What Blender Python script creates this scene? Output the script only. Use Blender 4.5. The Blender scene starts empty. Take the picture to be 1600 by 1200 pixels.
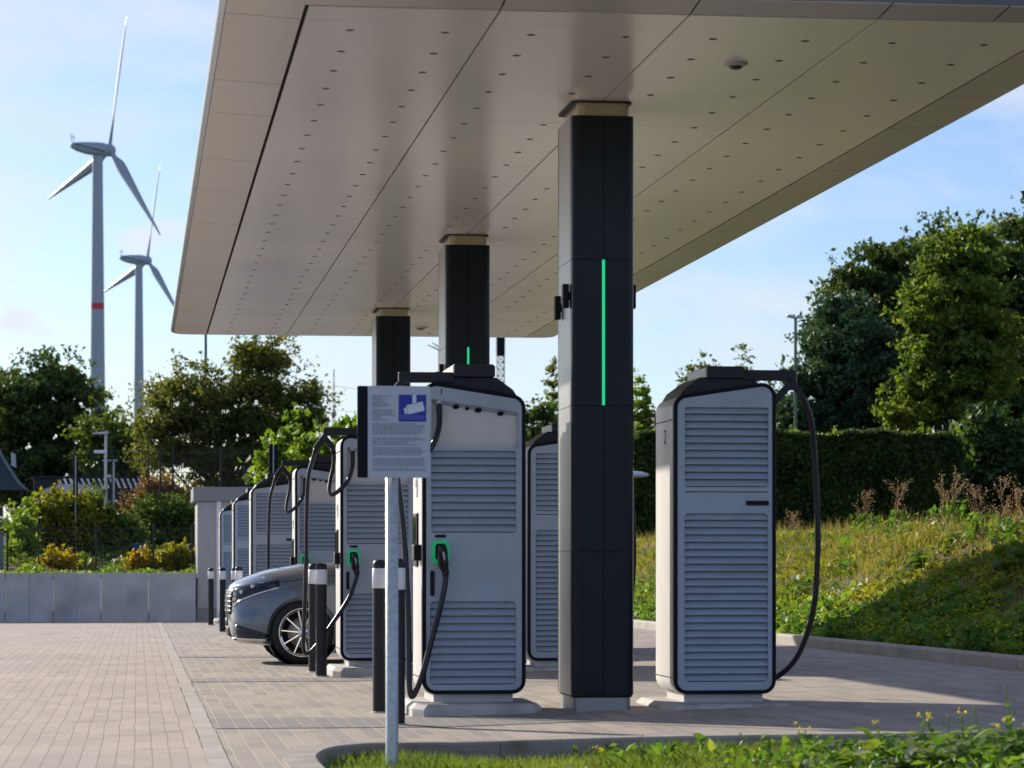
import bpy, bmesh, math, random
import numpy as np
from mathutils import Vector, Matrix
R = math.radians
random.seed(7); rng = np.random.default_rng(11)
S = bpy.context.scene
COL = S.collection

# ---------------------------------------------------------------- camera, sky, sun, exposure
F = 4563.0            # focal length in pixels of the 1600 px wide photograph
H = 1.10              # eye height
YAW = math.atan(585.0 / F)
cs, sn = math.cos(YAW), math.sin(YAW)
cam_d = bpy.data.cameras.new('camera'); cam = bpy.data.objects.new('camera', cam_d); COL.objects.link(cam)
cam.location = (0, 0, H); cam.rotation_euler = (R(90), 0, -YAW)
cam_d.sensor_width = 36.0; cam_d.lens = 36.0 * F / 1600.0
cam_d.shift_y = 276.0 / 1600.0
cam_d.clip_start = 0.5; cam_d.clip_end = 6000
cam_d.dof.use_dof = True; cam_d.dof.focus_distance = 28.0; cam_d.dof.aperture_fstop = 5.0
S.camera = cam

SUN_EL = R(23.5)
SUN_DIR = Vector((-.545 * math.cos(SUN_EL), .839 * math.cos(SUN_EL), math.sin(SUN_EL))).normalized()   # towards the sun
SUN_AZ = math.atan2(SUN_DIR.x, SUN_DIR.y)     # clockwise from +Y
world = bpy.data.worlds.new("World"); S.world = world; world.use_nodes = True
nt = world.node_tree; nt.nodes.clear()
out = nt.nodes.new('ShaderNodeOutputWorld'); bg = nt.nodes.new('ShaderNodeBackground')
sky = nt.nodes.new('ShaderNodeTexSky'); sky.sky_type = 'NISHITA'; sky.sun_disc = False
sky.sun_elevation = SUN_EL; sky.sun_rotation = SUN_AZ
sky.altitude = 100; sky.air_density = 1.0; sky.dust_density = .6; sky.ozone_density = 4.0
tc = nt.nodes.new('ShaderNodeTexCoord')
mp = nt.nodes.new('ShaderNodeMapping'); mp.inputs['Scale'].default_value = (5.5, 5.5, 20); mp.inputs['Location'].default_value = (.75, 1.2, .62)
no = nt.nodes.new('ShaderNodeTexNoise'); no.inputs['Scale'].default_value = 1.0; no.inputs['Detail'].default_value = 9; no.inputs['Roughness'].default_value = .55
no.inputs['Distortion'].default_value = .35
cr = nt.nodes.new('ShaderNodeValToRGB'); cr.color_ramp.elements[0].position = .44; cr.color_ramp.elements[1].position = .66
cr.color_ramp.elements[0].color = (0, 0, 0, 1); cr.color_ramp.elements[1].color = (.8, .8, .8, 1)
mx = nt.nodes.new('ShaderNodeMixRGB'); mx.inputs[2].default_value = (5.6, 5.85, 6.25, 1)
nt.links.new(tc.outputs['Generated'], mp.inputs[0]); nt.links.new(mp.outputs[0], no.inputs['Vector'])
nt.links.new(no.outputs[0], cr.inputs[0])
last = cr.outputs[0]
n2 = nt.nodes.new('ShaderNodeTexNoise'); n2.inputs['Scale'].default_value = 75; n2.inputs['Detail'].default_value = 7; nt.links.new(tc.outputs['Generated'], n2.inputs['Vector'])
def cloud_puff(last, px, py, rad, amount):
    """one small cloud in a fixed direction of the sky"""
    a = YAW + math.atan((px - 800) / F); e = math.atan((876 - py) / F); d = Vector((math.sin(a), math.cos(a), math.tan(e))).normalized()
    m_ = nt.nodes.new('ShaderNodeMapping'); m_.inputs['Scale'].default_value = (1, 1, 2.3); nt.links.new(tc.outputs['Generated'], m_.inputs[0])
    v = nt.nodes.new('ShaderNodeVectorMath'); v.operation = 'DISTANCE'; v.inputs[1].default_value = (d.x, d.y, d.z * 2.3); nt.links.new(m_.outputs[0], v.inputs[0])
    w = nt.nodes.new('ShaderNodeMath'); w.operation = 'MULTIPLY_ADD'; w.inputs[1].default_value = -rad * 1.8; nt.links.new(n2.outputs[0], w.inputs[0]); nt.links.new(v.outputs['Value'], w.inputs[2])
    q = nt.nodes.new('ShaderNodeMapRange'); q.interpolation_type = 'SMOOTHSTEP'; q.inputs[1].default_value = -rad * .75; q.inputs[2].default_value = rad * .25; q.inputs[3].default_value = amount; q.inputs[4].default_value = 0; nt.links.new(w.outputs[0], q.inputs[0])
    x = nt.nodes.new('ShaderNodeMath'); x.operation = 'MAXIMUM'; nt.links.new(last, x.inputs[0]); nt.links.new(q.outputs[0], x.inputs[1]); return x.outputs[0]
for args in ((25, 505, .016, .9), (62, 520, .009, .7), (225, 378, .015, .85), (262, 360, .010, .8), (480, 570, .014, .6), (120, 200, .012, .35)): last = cloud_puff(last, *args)
nt.links.new(last, mx.inputs[0])
hs = nt.nodes.new('ShaderNodeHueSaturation'); hs.inputs['Saturation'].default_value = 1.0; hs.inputs['Hue'].default_value = .512; hs.inputs['Value'].default_value = 1.0
wb = nt.nodes.new('ShaderNodeMixRGB'); wb.blend_type = 'MULTIPLY'; wb.inputs[0].default_value = 1; wb.inputs[2].default_value = (.83, .88, .99, 1)
nt.links.new(sky.outputs[0], hs.inputs['Color']); nt.links.new(hs.outputs[0], wb.inputs[1]); nt.links.new(wb.outputs[0], mx.inputs[1])
nt.links.new(mx.outputs[0], bg.inputs[0]); nt.links.new(bg.outputs[0], out.inputs[0])
bg.inputs[1].default_value = .085

sun_d = bpy.data.lights.new('sun', 'SUN'); sun_d.energy = 4.0; sun_d.angle = R(.5); sun_d.color = (1, .90, .76)
sun = bpy.data.objects.new('sun', sun_d); COL.objects.link(sun)
sun.rotation_euler = SUN_DIR.to_track_quat('Z', 'Y').to_euler()
S.view_settings.view_transform = 'Standard'; S.view_settings.look = 'None'
S.view_settings.exposure = 0.8; S.view_settings.gamma = 1.0
S.cycles.use_denoising = True
S.cycles.max_bounces = 8; S.cycles.transparent_max_bounces = 8

# ---------------------------------------------------------------- geometry of the place
def gz(x, y):
    """paving height: falls away from the camera and rises to the right"""
    return .03 * min(max(x - 2.0, 0), 4.5) - .0042 * (y - 20.0)
def P(px, Z, py=None):
    xc = (px - 800.0) / F * Z
    X = xc * cs + Z * sn; Y = Z * cs - xc * sn
    if py is None: return Vector((X, Y, gz(X, Y)))
    return Vector((X, Y, H - (py - 876.0) / F * Z))

# ---------------------------------------------------------------- materials
MATS = {}
def mat(name, col, rough=.5, metal=0., var=.08, vscale=6., bump=0., bscale=60., coat=0., emis=None, spec=.5, dirt=None):
    if name in MATS: return MATS[name]
    m = bpy.data.materials.new(name); m.use_nodes = True; n = m.node_tree; b = n.nodes['Principled BSDF']
    b.inputs['Roughness'].default_value = rough; b.inputs['Metallic'].default_value = metal
    b.inputs['Specular IOR Level'].default_value = spec
    b.inputs['Coat Weight'].default_value = coat; b.inputs['Coat Roughness'].default_value = .06
    t = n.nodes.new('ShaderNodeTexCoord'); nz = n.nodes.new('ShaderNodeTexNoise')
    nz.inputs['Scale'].default_value = vscale; nz.inputs['Detail'].default_value = 6
    n.links.new(t.outputs['Object'], nz.inputs['Vector'])
    r = n.nodes.new('ShaderNodeValToRGB'); e = r.color_ramp.elements
    e[0].position = .3; e[1].position = .7
    e[0].color = tuple(max(0, c * (1 - var)) for c in col) + (1,); e[1].color = tuple(min(1, c * (1 + var)) for c in col) + (1,)
    n.links.new(nz.outputs[0], r.inputs[0]); last = r.outputs[0]
    if dirt:
        nd = n.nodes.new('ShaderNodeTexNoise'); nd.inputs['Scale'].default_value = dirt[1]; nd.inputs['Detail'].default_value = 8
        n.links.new(t.outputs['Object'], nd.inputs['Vector'])
        rd = n.nodes.new('ShaderNodeValToRGB'); rd.color_ramp.elements[0].position = .52; rd.color_ramp.elements[1].position = .72
        mxx = n.nodes.new('ShaderNodeMixRGB'); mxx.inputs[2].default_value = dirt[0] + (1,)
        n.links.new(nd.outputs[0], rd.inputs[0]); n.links.new(rd.outputs[0], mxx.inputs[0]); n.links.new(last, mxx.inputs[1]); last = mxx.outputs[0]
    n.links.new(last, b.inputs['Base Color'])
    mr = n.nodes.new('ShaderNodeMapRange'); mr.inputs[3].default_value = max(0, rough - .06); mr.inputs[4].default_value = min(1, rough + .06)
    n.links.new(nz.outputs[0], mr.inputs[0]); n.links.new(mr.outputs[0], b.inputs['Roughness'])
    if bump:
        nb = n.nodes.new('ShaderNodeTexNoise'); nb.inputs['Scale'].default_value = bscale; nb.inputs['Detail'].default_value = 5
        n.links.new(t.outputs['Object'], nb.inputs['Vector'])
        bp = n.nodes.new('ShaderNodeBump'); bp.inputs['Strength'].default_value = bump; bp.inputs['Distance'].default_value = .01
        n.links.new(nb.outputs[0], bp.inputs['Height']); n.links.new(bp.outputs[0], b.inputs['Normal'])
    if emis:
        b.inputs['Emission Color'].default_value = emis[0] + (1,); b.inputs['Emission Strength'].default_value = emis[1]
    MATS[name] = m; return m

def leaf_mat(name, cols, trans=.45, rough=.55, nscale=.35):
    """foliage: colour by leaf and by clump, partly translucent"""
    if name in MATS: return MATS[name]
    m = bpy.data.materials.new(name); m.use_nodes = True; n = m.node_tree; n.nodes.clear()
    o = n.nodes.new('ShaderNodeOutputMaterial'); b = n.nodes.new('ShaderNodeBsdfPrincipled'); tr = n.nodes.new('ShaderNodeBsdfTranslucent')
    b.inputs['Roughness'].default_value = rough; b.inputs['Specular IOR Level'].default_value = .35
    g = n.nodes.new('ShaderNodeNewGeometry'); t = n.nodes.new('ShaderNodeTexCoord'); nz = n.nodes.new('ShaderNodeTexNoise')
    nz.inputs['Scale'].default_value = nscale; nz.inputs['Detail'].default_value = 4
    n.links.new(t.outputs['Object'], nz.inputs['Vector'])
    ad = n.nodes.new('ShaderNodeMath'); ad.operation = 'MULTIPLY_ADD'; ad.inputs[1].default_value = .55; 
    n.links.new(g.outputs['Random Per Island'], ad.inputs[0])
    sb = n.nodes.new('ShaderNodeMath'); sb.operation = 'MULTIPLY_ADD'; sb.inputs[1].default_value = 1.6; sb.inputs[2].default_value = -.58
    n.links.new(nz.outputs[0], sb.inputs[0]); n.links.new(sb.outputs[0], ad.inputs[2])
    r = n.nodes.new('ShaderNodeValToRGB'); 
    while len(r.color_ramp.elements) < len(cols): r.color_ramp.elements.new(.5)
    for i, c in enumerate(cols):
        r.color_ramp.elements[i].position = i / (len(cols) - 1.0); r.color_ramp.elements[i].color = c + (1,)
    n.links.new(ad.outputs[0], r.inputs[0])
    n.links.new(r.outputs[0], b.inputs['Base Color'])
    br = n.nodes.new('ShaderNodeMixRGB'); br.blend_type = 'MULTIPLY'; br.inputs[0].default_value = 1; br.inputs[2].default_value = (1.5, 1.45, .6, 1)
    n.links.new(r.outputs[0], br.inputs[1]); n.links.new(br.outputs[0], tr.inputs[0])
    mix = n.nodes.new('ShaderNodeMixShader'); mix.inputs[0].default_value = trans
    n.links.new(b.outputs[0], mix.inputs[1]); n.links.new(tr.outputs[0], mix.inputs[2]); n.links.new(mix.outputs[0], o.inputs[0])
    MATS[name] = m; return m

def paver_mat(name, c1, c2, mortar, bw, rh, msize=.005, band=None):
    m = bpy.data.materials.new(name); m.use_nodes = True; n = m.node_tree; b = n.nodes['Principled BSDF']
    t = n.nodes.new('ShaderNodeTexCoord'); sp = n.nodes.new('ShaderNodeSeparateXYZ'); cb = n.nodes.new('ShaderNodeCombineXYZ')
    n.links.new(t.outputs['Object'], sp.inputs[0])
    # slight wander of the joints
    w = n.nodes.new('ShaderNodeTexNoise'); w.inputs['Scale'].default_value = .8; w.inputs['Detail'].default_value = 2
    n.links.new(t.outputs['Object'], w.inputs['Vector'])
    wa = n.nodes.new('ShaderNodeMath'); wa.operation = 'MULTIPLY_ADD'; wa.inputs[1].default_value = .03
    n.links.new(w.outputs[0], wa.inputs[0]); n.links.new(sp.outputs[0], wa.inputs[2])
    n.links.new(sp.outputs[1], cb.inputs[0]); n.links.new(wa.outputs[0], cb.inputs[1])
    bt = n.nodes.new('ShaderNodeTexBrick'); bt.offset = .5; bt.inputs['Scale'].default_value = 1
    bt.inputs['Color1'].default_value = c1 + (1,); bt.inputs['Color2'].default_value = c2 + (1,); bt.inputs['Mortar'].default_value = mortar + (1,)
    bt.inputs['Mortar Size'].default_value = msize; bt.inputs['Mortar Smooth'].default_value = .3
    bt.inputs['Brick Width'].default_value = bw; bt.inputs['Row Height'].default_value = rh; bt.inputs['Bias'].default_value = -.1
    n.links.new(cb.outputs[0], bt.inputs['Vector'])
    nz = n.nodes.new('ShaderNodeTexNoise'); nz.inputs['Scale'].default_value = .55; nz.inputs['Detail'].default_value = 8; nz.inputs['Roughness'].default_value = .7
    n.links.new(t.outputs['Object'], nz.inputs['Vector'])
    r = n.nodes.new('ShaderNodeValToRGB'); r.color_ramp.elements[0].position = .3; r.color_ramp.elements[1].position = .72
    r.color_ramp.elements[0].color = (.78, .78, .8, 1); r.color_ramp.elements[1].color = (1.06, 1.04, 1.0, 1)
    n.links.new(nz.outputs[0], r.inputs[0])
    mu = n.nodes.new('ShaderNodeMixRGB'); mu.blend_type = 'MULTIPLY'; mu.inputs[0].default_value = 1
    n.links.new(bt.outputs[0], mu.inputs[1]); n.links.new(r.outputs[0], mu.inputs[2])
    fine = n.nodes.new('ShaderNodeTexNoise'); fine.inputs['Scale'].default_value = 45; fine.inputs['Detail'].default_value = 4
    n.links.new(t.outputs['Object'], fine.inputs['Vector'])
    r2 = n.nodes.new('ShaderNodeValToRGB'); r2.color_ramp.elements[0].color = (.82, .82, .82, 1); r2.color_ramp.elements[1].color = (1.15, 1.15, 1.15, 1)
    n.links.new(fine.outputs[0], r2.inputs[0])
    mu2 = n.nodes.new('ShaderNodeMixRGB'); mu2.blend_type = 'MULTIPLY'; mu2.inputs[0].default_value = .8
    n.links.new(mu.outputs[0], mu2.inputs[1]); n.links.new(r2.outputs[0], mu2.inputs[2]); n.links.new(mu2.outputs[0], b.inputs['Base Color'])
    st = n.nodes.new('ShaderNodeTexNoise'); st.inputs['Scale'].default_value = 2.3; st.inputs['Detail'].default_value = 5; st.inputs['Distortion'].default_value = .6
    n.links.new(t.outputs['Object'], st.inputs['Vector'])
    r3 = n.nodes.new('ShaderNodeValToRGB'); r3.color_ramp.elements[0].position = .60; r3.color_ramp.elements[1].position = .74; r3.color_ramp.elements[0].color = (1, 1, 1, 1); r3.color_ramp.elements[1].color = (.62, .61, .60, 1)
    n.links.new(st.outputs[0], r3.inputs[0]); mu3 = n.nodes.new('ShaderNodeMixRGB'); mu3.blend_type = 'MULTIPLY'; mu3.inputs[0].default_value = 1
    n.links.new(mu2.outputs[0], mu3.inputs[1]); n.links.new(r3.outputs[0], mu3.inputs[2]); n.links.new(mu3.outputs[0], b.inputs['Base Color'])
    b.inputs['Roughness'].default_value = .8; b.inputs['Specular IOR Level'].default_value = .3
    inv = n.nodes.new('ShaderNodeMath'); inv.operation = 'MULTIPLY_ADD'; inv.inputs[1].default_value = -1.0
    n.links.new(bt.outputs['Fac'], inv.inputs[0]); n.links.new(fine.outputs[0], inv.inputs[2])
    bp = n.nodes.new('ShaderNodeBump'); bp.inputs['Strength'].default_value = .5; bp.inputs['Distance'].default_value = .006
    n.links.new(inv.outputs[0], bp.inputs['Height']); n.links.new(bp.outputs[0], b.inputs['Normal'])
    return m

M_LIGHT = mat('charger_light_grey', (.56, .555, .55), .42, var=.03, bump=.05, bscale=300, dirt=((.50, .49, .475), 3.))
M_PANEL = mat('charger_panel_grey', (.33, .39, .475), .45, var=.04, bump=.05, bscale=300, dirt=((.30, .345, .41), 2.5))
M_TRIM = mat('black_trim', (.004, .005, .011), .45, var=.2, spec=.14)
M_BLACK = mat('matt_black', (.008, .008, .011), .55, var=.25, spec=.2)
M_DGREY = mat('dark_grey_metal', (.020, .021, .028), .48, metal=.0, var=.12, spec=.25)
M_CABLE = mat('black_cable_rubber', (.009, .009, .012), .36, var=.3)
M_COLB = mat('column_black', (.003, .006, .012), .30, metal=.0, var=.12, vscale=2.5, spec=.24, dirt=((.006, .009, .016), 1.5))
M_COLS = mat('column_silver', (.29, .29, .295), .40, metal=.55, var=.05, vscale=2)
M_GREEN = mat('green_light', (.0, .35, .14), .4, emis=((.01, .52, .20), .62))
M_GREEN2 = mat('green_ring_light', (.0, .3, .12), .4, emis=((.0, .30, .10), .30))
M_SOFF = mat('canopy_soffit_metal', (.86, .83, .79), .22, metal=.15, var=.015, vscale=.5)
M_STRIP = mat('canopy_edge_dimmed', (.56, .53, .49), .30, metal=.3, var=.02, vscale=.9)  # same metal as the soffit, its dimmer reflection put into a darker colour
M_FASC = mat('canopy_fascia_metal', (.40, .44, .52), .22, metal=.7, var=.03)
M_CONC = mat('concrete', (.46, .45, .425), .85, var=.12, vscale=4, bump=.4, bscale=50, dirt=((.26, .255, .25), 2.2))
M_KERB = mat('kerb_stone', (.36, .335, .30), .85, var=.12, vscale=3, bump=.4, bscale=60, dirt=((.27, .25, .22), 1.8))
M_WALLC = mat('wall_concrete', (.42, .44, .46), .8, var=.16, vscale=1.6, bump=.3, bscale=25, dirt=((.30, .31, .32), 1.1))
M_GALV = mat('galvanised_steel', (.42, .46, .47), .42, metal=.6, var=.18, vscale=30)
M_WHITE = mat('white_reflective', (.72, .73, .76), .4, var=.04)
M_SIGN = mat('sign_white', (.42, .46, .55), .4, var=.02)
M_SIGNTX = mat('sign_text_grey', (.20, .235, .30), .5, var=.05)
M_BLUE = mat('sign_blue', (.006, .02, .30), .4, var=.05)
M_BLUELT = mat('sign_blue_caption', (.13, .17, .55), .4, var=.05)
M_SIGNPIC = mat('sign_pictogram', (.56, .64, .74), .4, var=.02)
M_BARK = mat('bark', (.085, .065, .05), .9, var=.3, vscale=8, bump=.6, bscale=20)
M_TURB = mat('turbine_paint', (.34, .40, .48), .4, var=.02, vscale=.05)
M_TURBD = mat('turbine_marking', (.03, .05, .09), .5)
M_RED = mat('turbine_red', (.62, .04, .07), .5)
M_SOIL = mat('soil', (.13, .095, .06), .95, var=.3, vscale=2.5, bump=.8, bscale=12)
M_RUB = mat('tyre_rubber', (.012, .012, .013), .75, var=.2)
M_GLASS = mat('dark_glass', (.01, .012, .014), .06, var=.1, spec=.8)
M_LENSH = mat('headlight_glass', (.008, .014, .032), .12, var=.1, spec=.5)
M_CHROME = mat('chrome', (.75, .75, .76), .12, metal=1, var=.02)
M_PAINT = mat('car_paint_silver_blue', (.115, .145, .185), .30, metal=.5, var=.02, coat=1)
M_PAINTW = mat('car_paint_white', (.7, .7, .7), .3, var=.02, coat=1)
M_FENCE = mat('fence_green_black', (.012, .02, .022), .6, var=.1)

# ---------------------------------------------------------------- object helpers
def tag(o, label=None, cat=None, group=None, kind=None):
    if label: o['label'] = label
    if cat: o['category'] = cat
    if group: o['group'] = group
    if kind: o['kind'] = kind
    return o
def thing(name, label, cat, loc=(0, 0, 0), rz=0., group=None):
    o = bpy.data.objects.new(name, None); COL.objects.link(o); o.location = loc; o.rotation_euler = (0, 0, rz)
    o.empty_display_size = .2
    return tag(o, label, cat, group)
def bevel(o, w, seg=2):
    m = o.modifiers.new('Bevel', 'BEVEL'); m.width = w; m.segments = seg; m.limit_method = 'ANGLE'; m.angle_limit = R(35); return o
class MB:
    def __init__(s): s.v = []; s.f = []; s.sm = []
    def add(s, vs, fs, smooth=False):
        b = len(s.v); s.v.extend([tuple(v) for v in vs]); s.f.extend([tuple(i + b for i in f) for f in fs]); s.sm.extend([smooth] * len(fs)); return s
    def box(s, x0, x1, y0, y1, z0, z1, M=None):
        vs = [Vector(p) for p in ((x0, y0, z0), (x1, y0, z0), (x1, y1, z0), (x0, y1, z0), (x0, y0, z1), (x1, y0, z1), (x1, y1, z1), (x0, y1, z1))]
        if M: vs = [M @ v for v in vs]
        return s.add(vs, [(0, 3, 2, 1), (4, 5, 6, 7), (0, 1, 5, 4), (1, 2, 6, 5), (2, 3, 7, 6), (3, 0, 4, 7)])
    def tube(s, pts, rad, n=10, cap=True, smooth=True):
        pts = [Vector(p) for p in pts]; k = len(pts)
        rads = rad if isinstance(rad, (list, tuple)) else [rad] * k
        tans = []
        for i in range(k):
            a = pts[max(0, i - 1)]; b = pts[min(k - 1, i + 1)]; tans.append((b - a).normalized())
        ref = Vector((0, 0, 1)) if abs(tans[0].z) < .9 else Vector((1, 0, 0))
        u = tans[0].cross(ref).normalized(); vs = []
        for i in range(k):
            u = (u - tans[i] * u.dot(tans[i])).normalized(); w = tans[i].cross(u)
            for j in range(n):
                a = 2 * math.pi * j / n; vs.append(pts[i] + (u * math.cos(a) + w * math.sin(a)) * rads[i])
        fs = [(i * n + j, i * n + (j + 1) % n, (i + 1) * n + (j + 1) % n, (i + 1) * n + j) for i in range(k - 1) for j in range(n)]
        s.add(vs, fs, smooth)
        if cap:
            b = len(s.v) - len(vs)
            s.f.append(tuple(b + j for j in reversed(range(n)))); s.f.append(tuple(b + (k - 1) * n + j for j in range(n))); s.sm += [False, False]
        return s
    def lathe(s, prof, c=(0, 0, 0), n=24, smooth=True, M=None):
        vs = []; c = Vector(c)
        for (r, z) in prof:
            for j in range(n):
                a = 2 * math.pi * j / n; v = Vector((r * math.cos(a), r * math.sin(a), z))
                vs.append((M @ v if M else v) + c)
        fs = [(i * n + j, i * n + (j + 1) % n, (i + 1) * n + (j + 1) % n, (i + 1) * n + j) for i in range(len(prof) - 1) for j in range(n)]
        return s.add(vs, fs, smooth)
    def prism(s, poly, y0, y1, ax='y', smooth=False):
        """polygon in XZ extruded along Y (ax y) or polygon in XY extruded along Z (ax z)"""
        n = len(poly)
        if ax == 'y': vs = [(x, y0, z) for x, z in poly] + [(x, y1, z) for x, z in poly]
        elif ax == 'z': vs = [(x, y, y0) for x, y in poly] + [(x, y, y1) for x, y in poly]
        else: vs = [(y0, a, b) for a, b in poly] + [(y1, a, b) for a, b in poly]
        s.add(vs, [(i, (i + 1) % n, n + (i + 1) % n, n + i) for i in range(n)], smooth)
        b = len(s.v) - len(vs)
        s.f.append(tuple(b + i for i in reversed(range(n)))); s.f.append(tuple(b + n + i for i in range(n))); s.sm += [False, False]
        return s
    def build(s, name, m, parent=None, bev=0, recalc=True):
        me = bpy.data.meshes.new(name); me.from_pydata(s.v, [], s.f); me.materials.append(m)
        me.polygons.foreach_set('use_smooth', s.sm)
        if recalc:
            bm = bmesh.new(); bm.from_mesh(me); bmesh.ops.recalc_face_normals(bm, faces=bm.faces); bm.to_mesh(me); bm.free()
        me.update()
        o = bpy.data.objects.new(name, me); COL.objects.link(o)
        if parent: o.parent = parent
        if bev: bevel(o, bev)
        return o
def copy_tree(o, parent=None):
    c = o.copy(); COL.objects.link(c)
    if parent is not None: c.parent = parent
    for ch in [q for q in COL.objects if q.parent == o]:
        copy_tree(ch, c)
    return c
def smooth_path(pts, n=8):
    """Catmull-Rom through the points"""
    p = [Vector(q) for q in pts]; p = [p[0] * 2 - p[1]] + p + [p[-1] * 2 - p[-2]]; out = []
    for i in range(1, len(p) - 2):
        for k in range(n):
            t = k / n; a, b, c, d = p[i - 1], p[i], p[i + 1], p[i + 2]
            out.append(.5 * ((2 * b) + (c - a) * t + (2 * a - 5 * b + 4 * c - d) * t * t + (3 * b - a - 3 * c + d) * t ** 3))
    out.append(p[-2]); return out
def round_poly(pts, r, seg=8):
    """round every corner of a convex polygon"""
    n = len(pts); out = []
    rs = r if isinstance(r, (list, tuple)) else [r] * n
    for i in range(n):
        p = Vector(pts[i]).to_2d(); a = (Vector(pts[i - 1]).to_2d() - p).normalized(); b = (Vector(pts[(i + 1) % n]).to_2d() - p).normalized()
        ang = a.angle(b); d = rs[i] / math.tan(ang / 2); c = p + (a + b).normalized() * (rs[i] / math.sin(ang / 2))
        s = p + a * d; e = p + b * d; a0 = math.atan2(s.y - c.y, s.x - c.x); a1 = math.atan2(e.y - c.y, e.x - c.x)
        da = (a1 - a0 + math.pi) % (2 * math.pi) - math.pi
        for k in range(seg + 1):
            t = a0 + da * k / seg; out.append((c.x + rs[i] * math.cos(t), c.y + rs[i] * math.sin(t)))
    return out
def inset_poly(pts, d):
    """inset a ccw polygon by d along averaged normals"""
    n = len(pts); out = []
    for i in range(n):
        a = Vector(pts[i - 1]); p = Vector(pts[i]); b = Vector(pts[(i + 1) % n])
        e1 = (p - a); e2 = (b - p)
        if e1.length < 1e-6: e1 = e2
        if e2.length < 1e-6: e2 = e1
        e1.normalize(); e2.normalize(); t = (e1 + e2).normalized(); nn = Vector((-t.y, t.x)); out.append((p.x + nn.x * d, p.y + nn.y * d))
    return out
def leaves(name, C, size, m, parent=None, up=.0, aspect=1.6, flat=None):
    """many small leaf faces: C centres (n,3)"""
    n = len(C)
    d = rng.normal(size=(n, 3)); d[:, 2] += up; d /= np.linalg.norm(d, axis=1)[:, None]
    e = rng.normal(size=(n, 3)); e -= d * (e * d).sum(1)[:, None]; e /= np.linalg.norm(e, axis=1)[:, None]
    f = np.cross(d, e); s = (size * rng.uniform(.6, 1.35, n))[:, None] if np.isscalar(size) else size[:, None]
    L = s * aspect * .5; Wd = s * .5
    bend = d * s * .18
    V = np.stack([C - e * L, C - f * Wd * .8 + bend - e * L * .1, C + e * L, C + f * Wd * .8 + bend - e * L * .1], 1).reshape(-1, 3)
    me = bpy.data.meshes.new(name); me.vertices.add(n * 4); me.vertices.foreach_set('co', V.astype(np.float32).ravel())
    me.loops.add(n * 4); me.loops.foreach_set('vertex_index', np.arange(n * 4, dtype=np.int32))
    me.polygons.add(n); me.polygons.foreach_set('loop_start', np.arange(0, n * 4, 4, dtype=np.int32))
    me.update(calc_edges=True); me.materials.append(m)
    o = bpy.data.objects.new(name, me); COL.objects.link(o)
    if parent: o.parent = parent
    return o
def blades(name, C, h, w, m, parent=None, lean=.35):
    n = len(C); a = rng.uniform(0, 2 * math.pi, n)
    sd = np.stack([np.cos(a), np.sin(a), np.zeros(n)], 1); ln = rng.normal(size=(n, 3)) * lean; ln[:, 2] = 0
    hh = (h * rng.uniform(.5, 1.3, n))[:, None]
    up = np.array([0, 0, 1.0])
    V = np.stack([C - sd * w / 2, C + sd * w / 2, C + sd * w * .35 + (up * .6 + ln * .45) * hh, C + (up + ln) * hh, C - sd * w * .35 + (up * .6 + ln * .45) * hh], 1).reshape(-1, 3)
    me = bpy.data.meshes.new(name); me.vertices.add(n * 5); me.vertices.foreach_set('co', V.astype(np.float32).ravel())
    me.loops.add(n * 5); me.loops.foreach_set('vertex_index', np.arange(n * 5, dtype=np.int32))
    me.polygons.add(n); me.polygons.foreach_set('loop_start', np.arange(0, n * 5, 5, dtype=np.int32))
    me.update(calc_edges=True); me.materials.append(m)
    o = bpy.data.objects.new(name, me); COL.objects.link(o)
    if parent: o.parent = parent
    return o
def text_mesh(name, body, size, m, parent, M):
    cu = bpy.data.curves.new(name, 'FONT'); cu.body = body; cu.size = size; cu.align_x = 'CENTER'; cu.align_y = 'CENTER'; cu.extrude = .0008
    tmp = bpy.data.objects.new(name, cu); COL.objects.link(tmp)
    bpy.context.view_layer.update()
    me = bpy.data.meshes.new_from_object(tmp.evaluated_get(bpy.context.evaluated_depsgraph_get()))
    COL.objects.unlink(tmp); bpy.data.objects.remove(tmp); bpy.data.curves.remove(cu)
    me.transform(M); me.materials.clear(); me.materials.append(m)
    o = bpy.data.objects.new(name, me); COL.objects.link(o); o.parent = parent; return o
def facing(yaw_z=0, loc=(0, 0, 0)):      # text lying in XY turned to stand facing -Y
    return Matrix.Translation(loc) @ Matrix.Rotation(yaw_z, 4, 'Z') @ Matrix.Rotation(R(90), 4, 'X')

# ================================================================ SETTING
def sheet(name, xs, ys, zf, m, dz=0.):
    vs = [(x, y, zf(x, y) + dz) for y in ys for x in xs]; nx = len(xs)
    fs = [(j * nx + i, j * nx + i + 1, (j + 1) * nx + i + 1, (j + 1) * nx + i) for j in range(len(ys) - 1) for i in range(nx - 1)]
    b = MB(); b.add(vs, fs, True); o = b.build(name, m, recalc=False); o['kind'] = 'structure'; return o
def lin(a, b, n): return [a + (b - a) * i / n for i in range(n + 1)]

M_FAR = mat('far_field', (.07, .09, .04), .95, var=.3, vscale=.02)
sheet('ground', lin(-2500, 2500, 20), lin(-400, 5000, 20), lambda x, y: -1.2, M_FAR)
M_PL = paver_mat('pavers_pink', (.45, .385, .335), (.38, .33, .29), (.26, .22, .19), .60, .098, .0042)
M_PR = paver_mat('pavers_grey', (.39, .345, .295), (.27, .25, .23), (.45, .41, .35), .64, .110, .0050)
M_PB = paver_mat('pavers_band', (.26, .25, .245), (.22, .215, .215), (.38, .35, .31), .64, .110, .0050)
WALL_Y = 61.6
XK = 7.85
sheet('road', [-40, -20, -8, -4, -2, 0, .375], lin(-10, WALL_Y + 1.2, 30), gz, M_PL)
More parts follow.
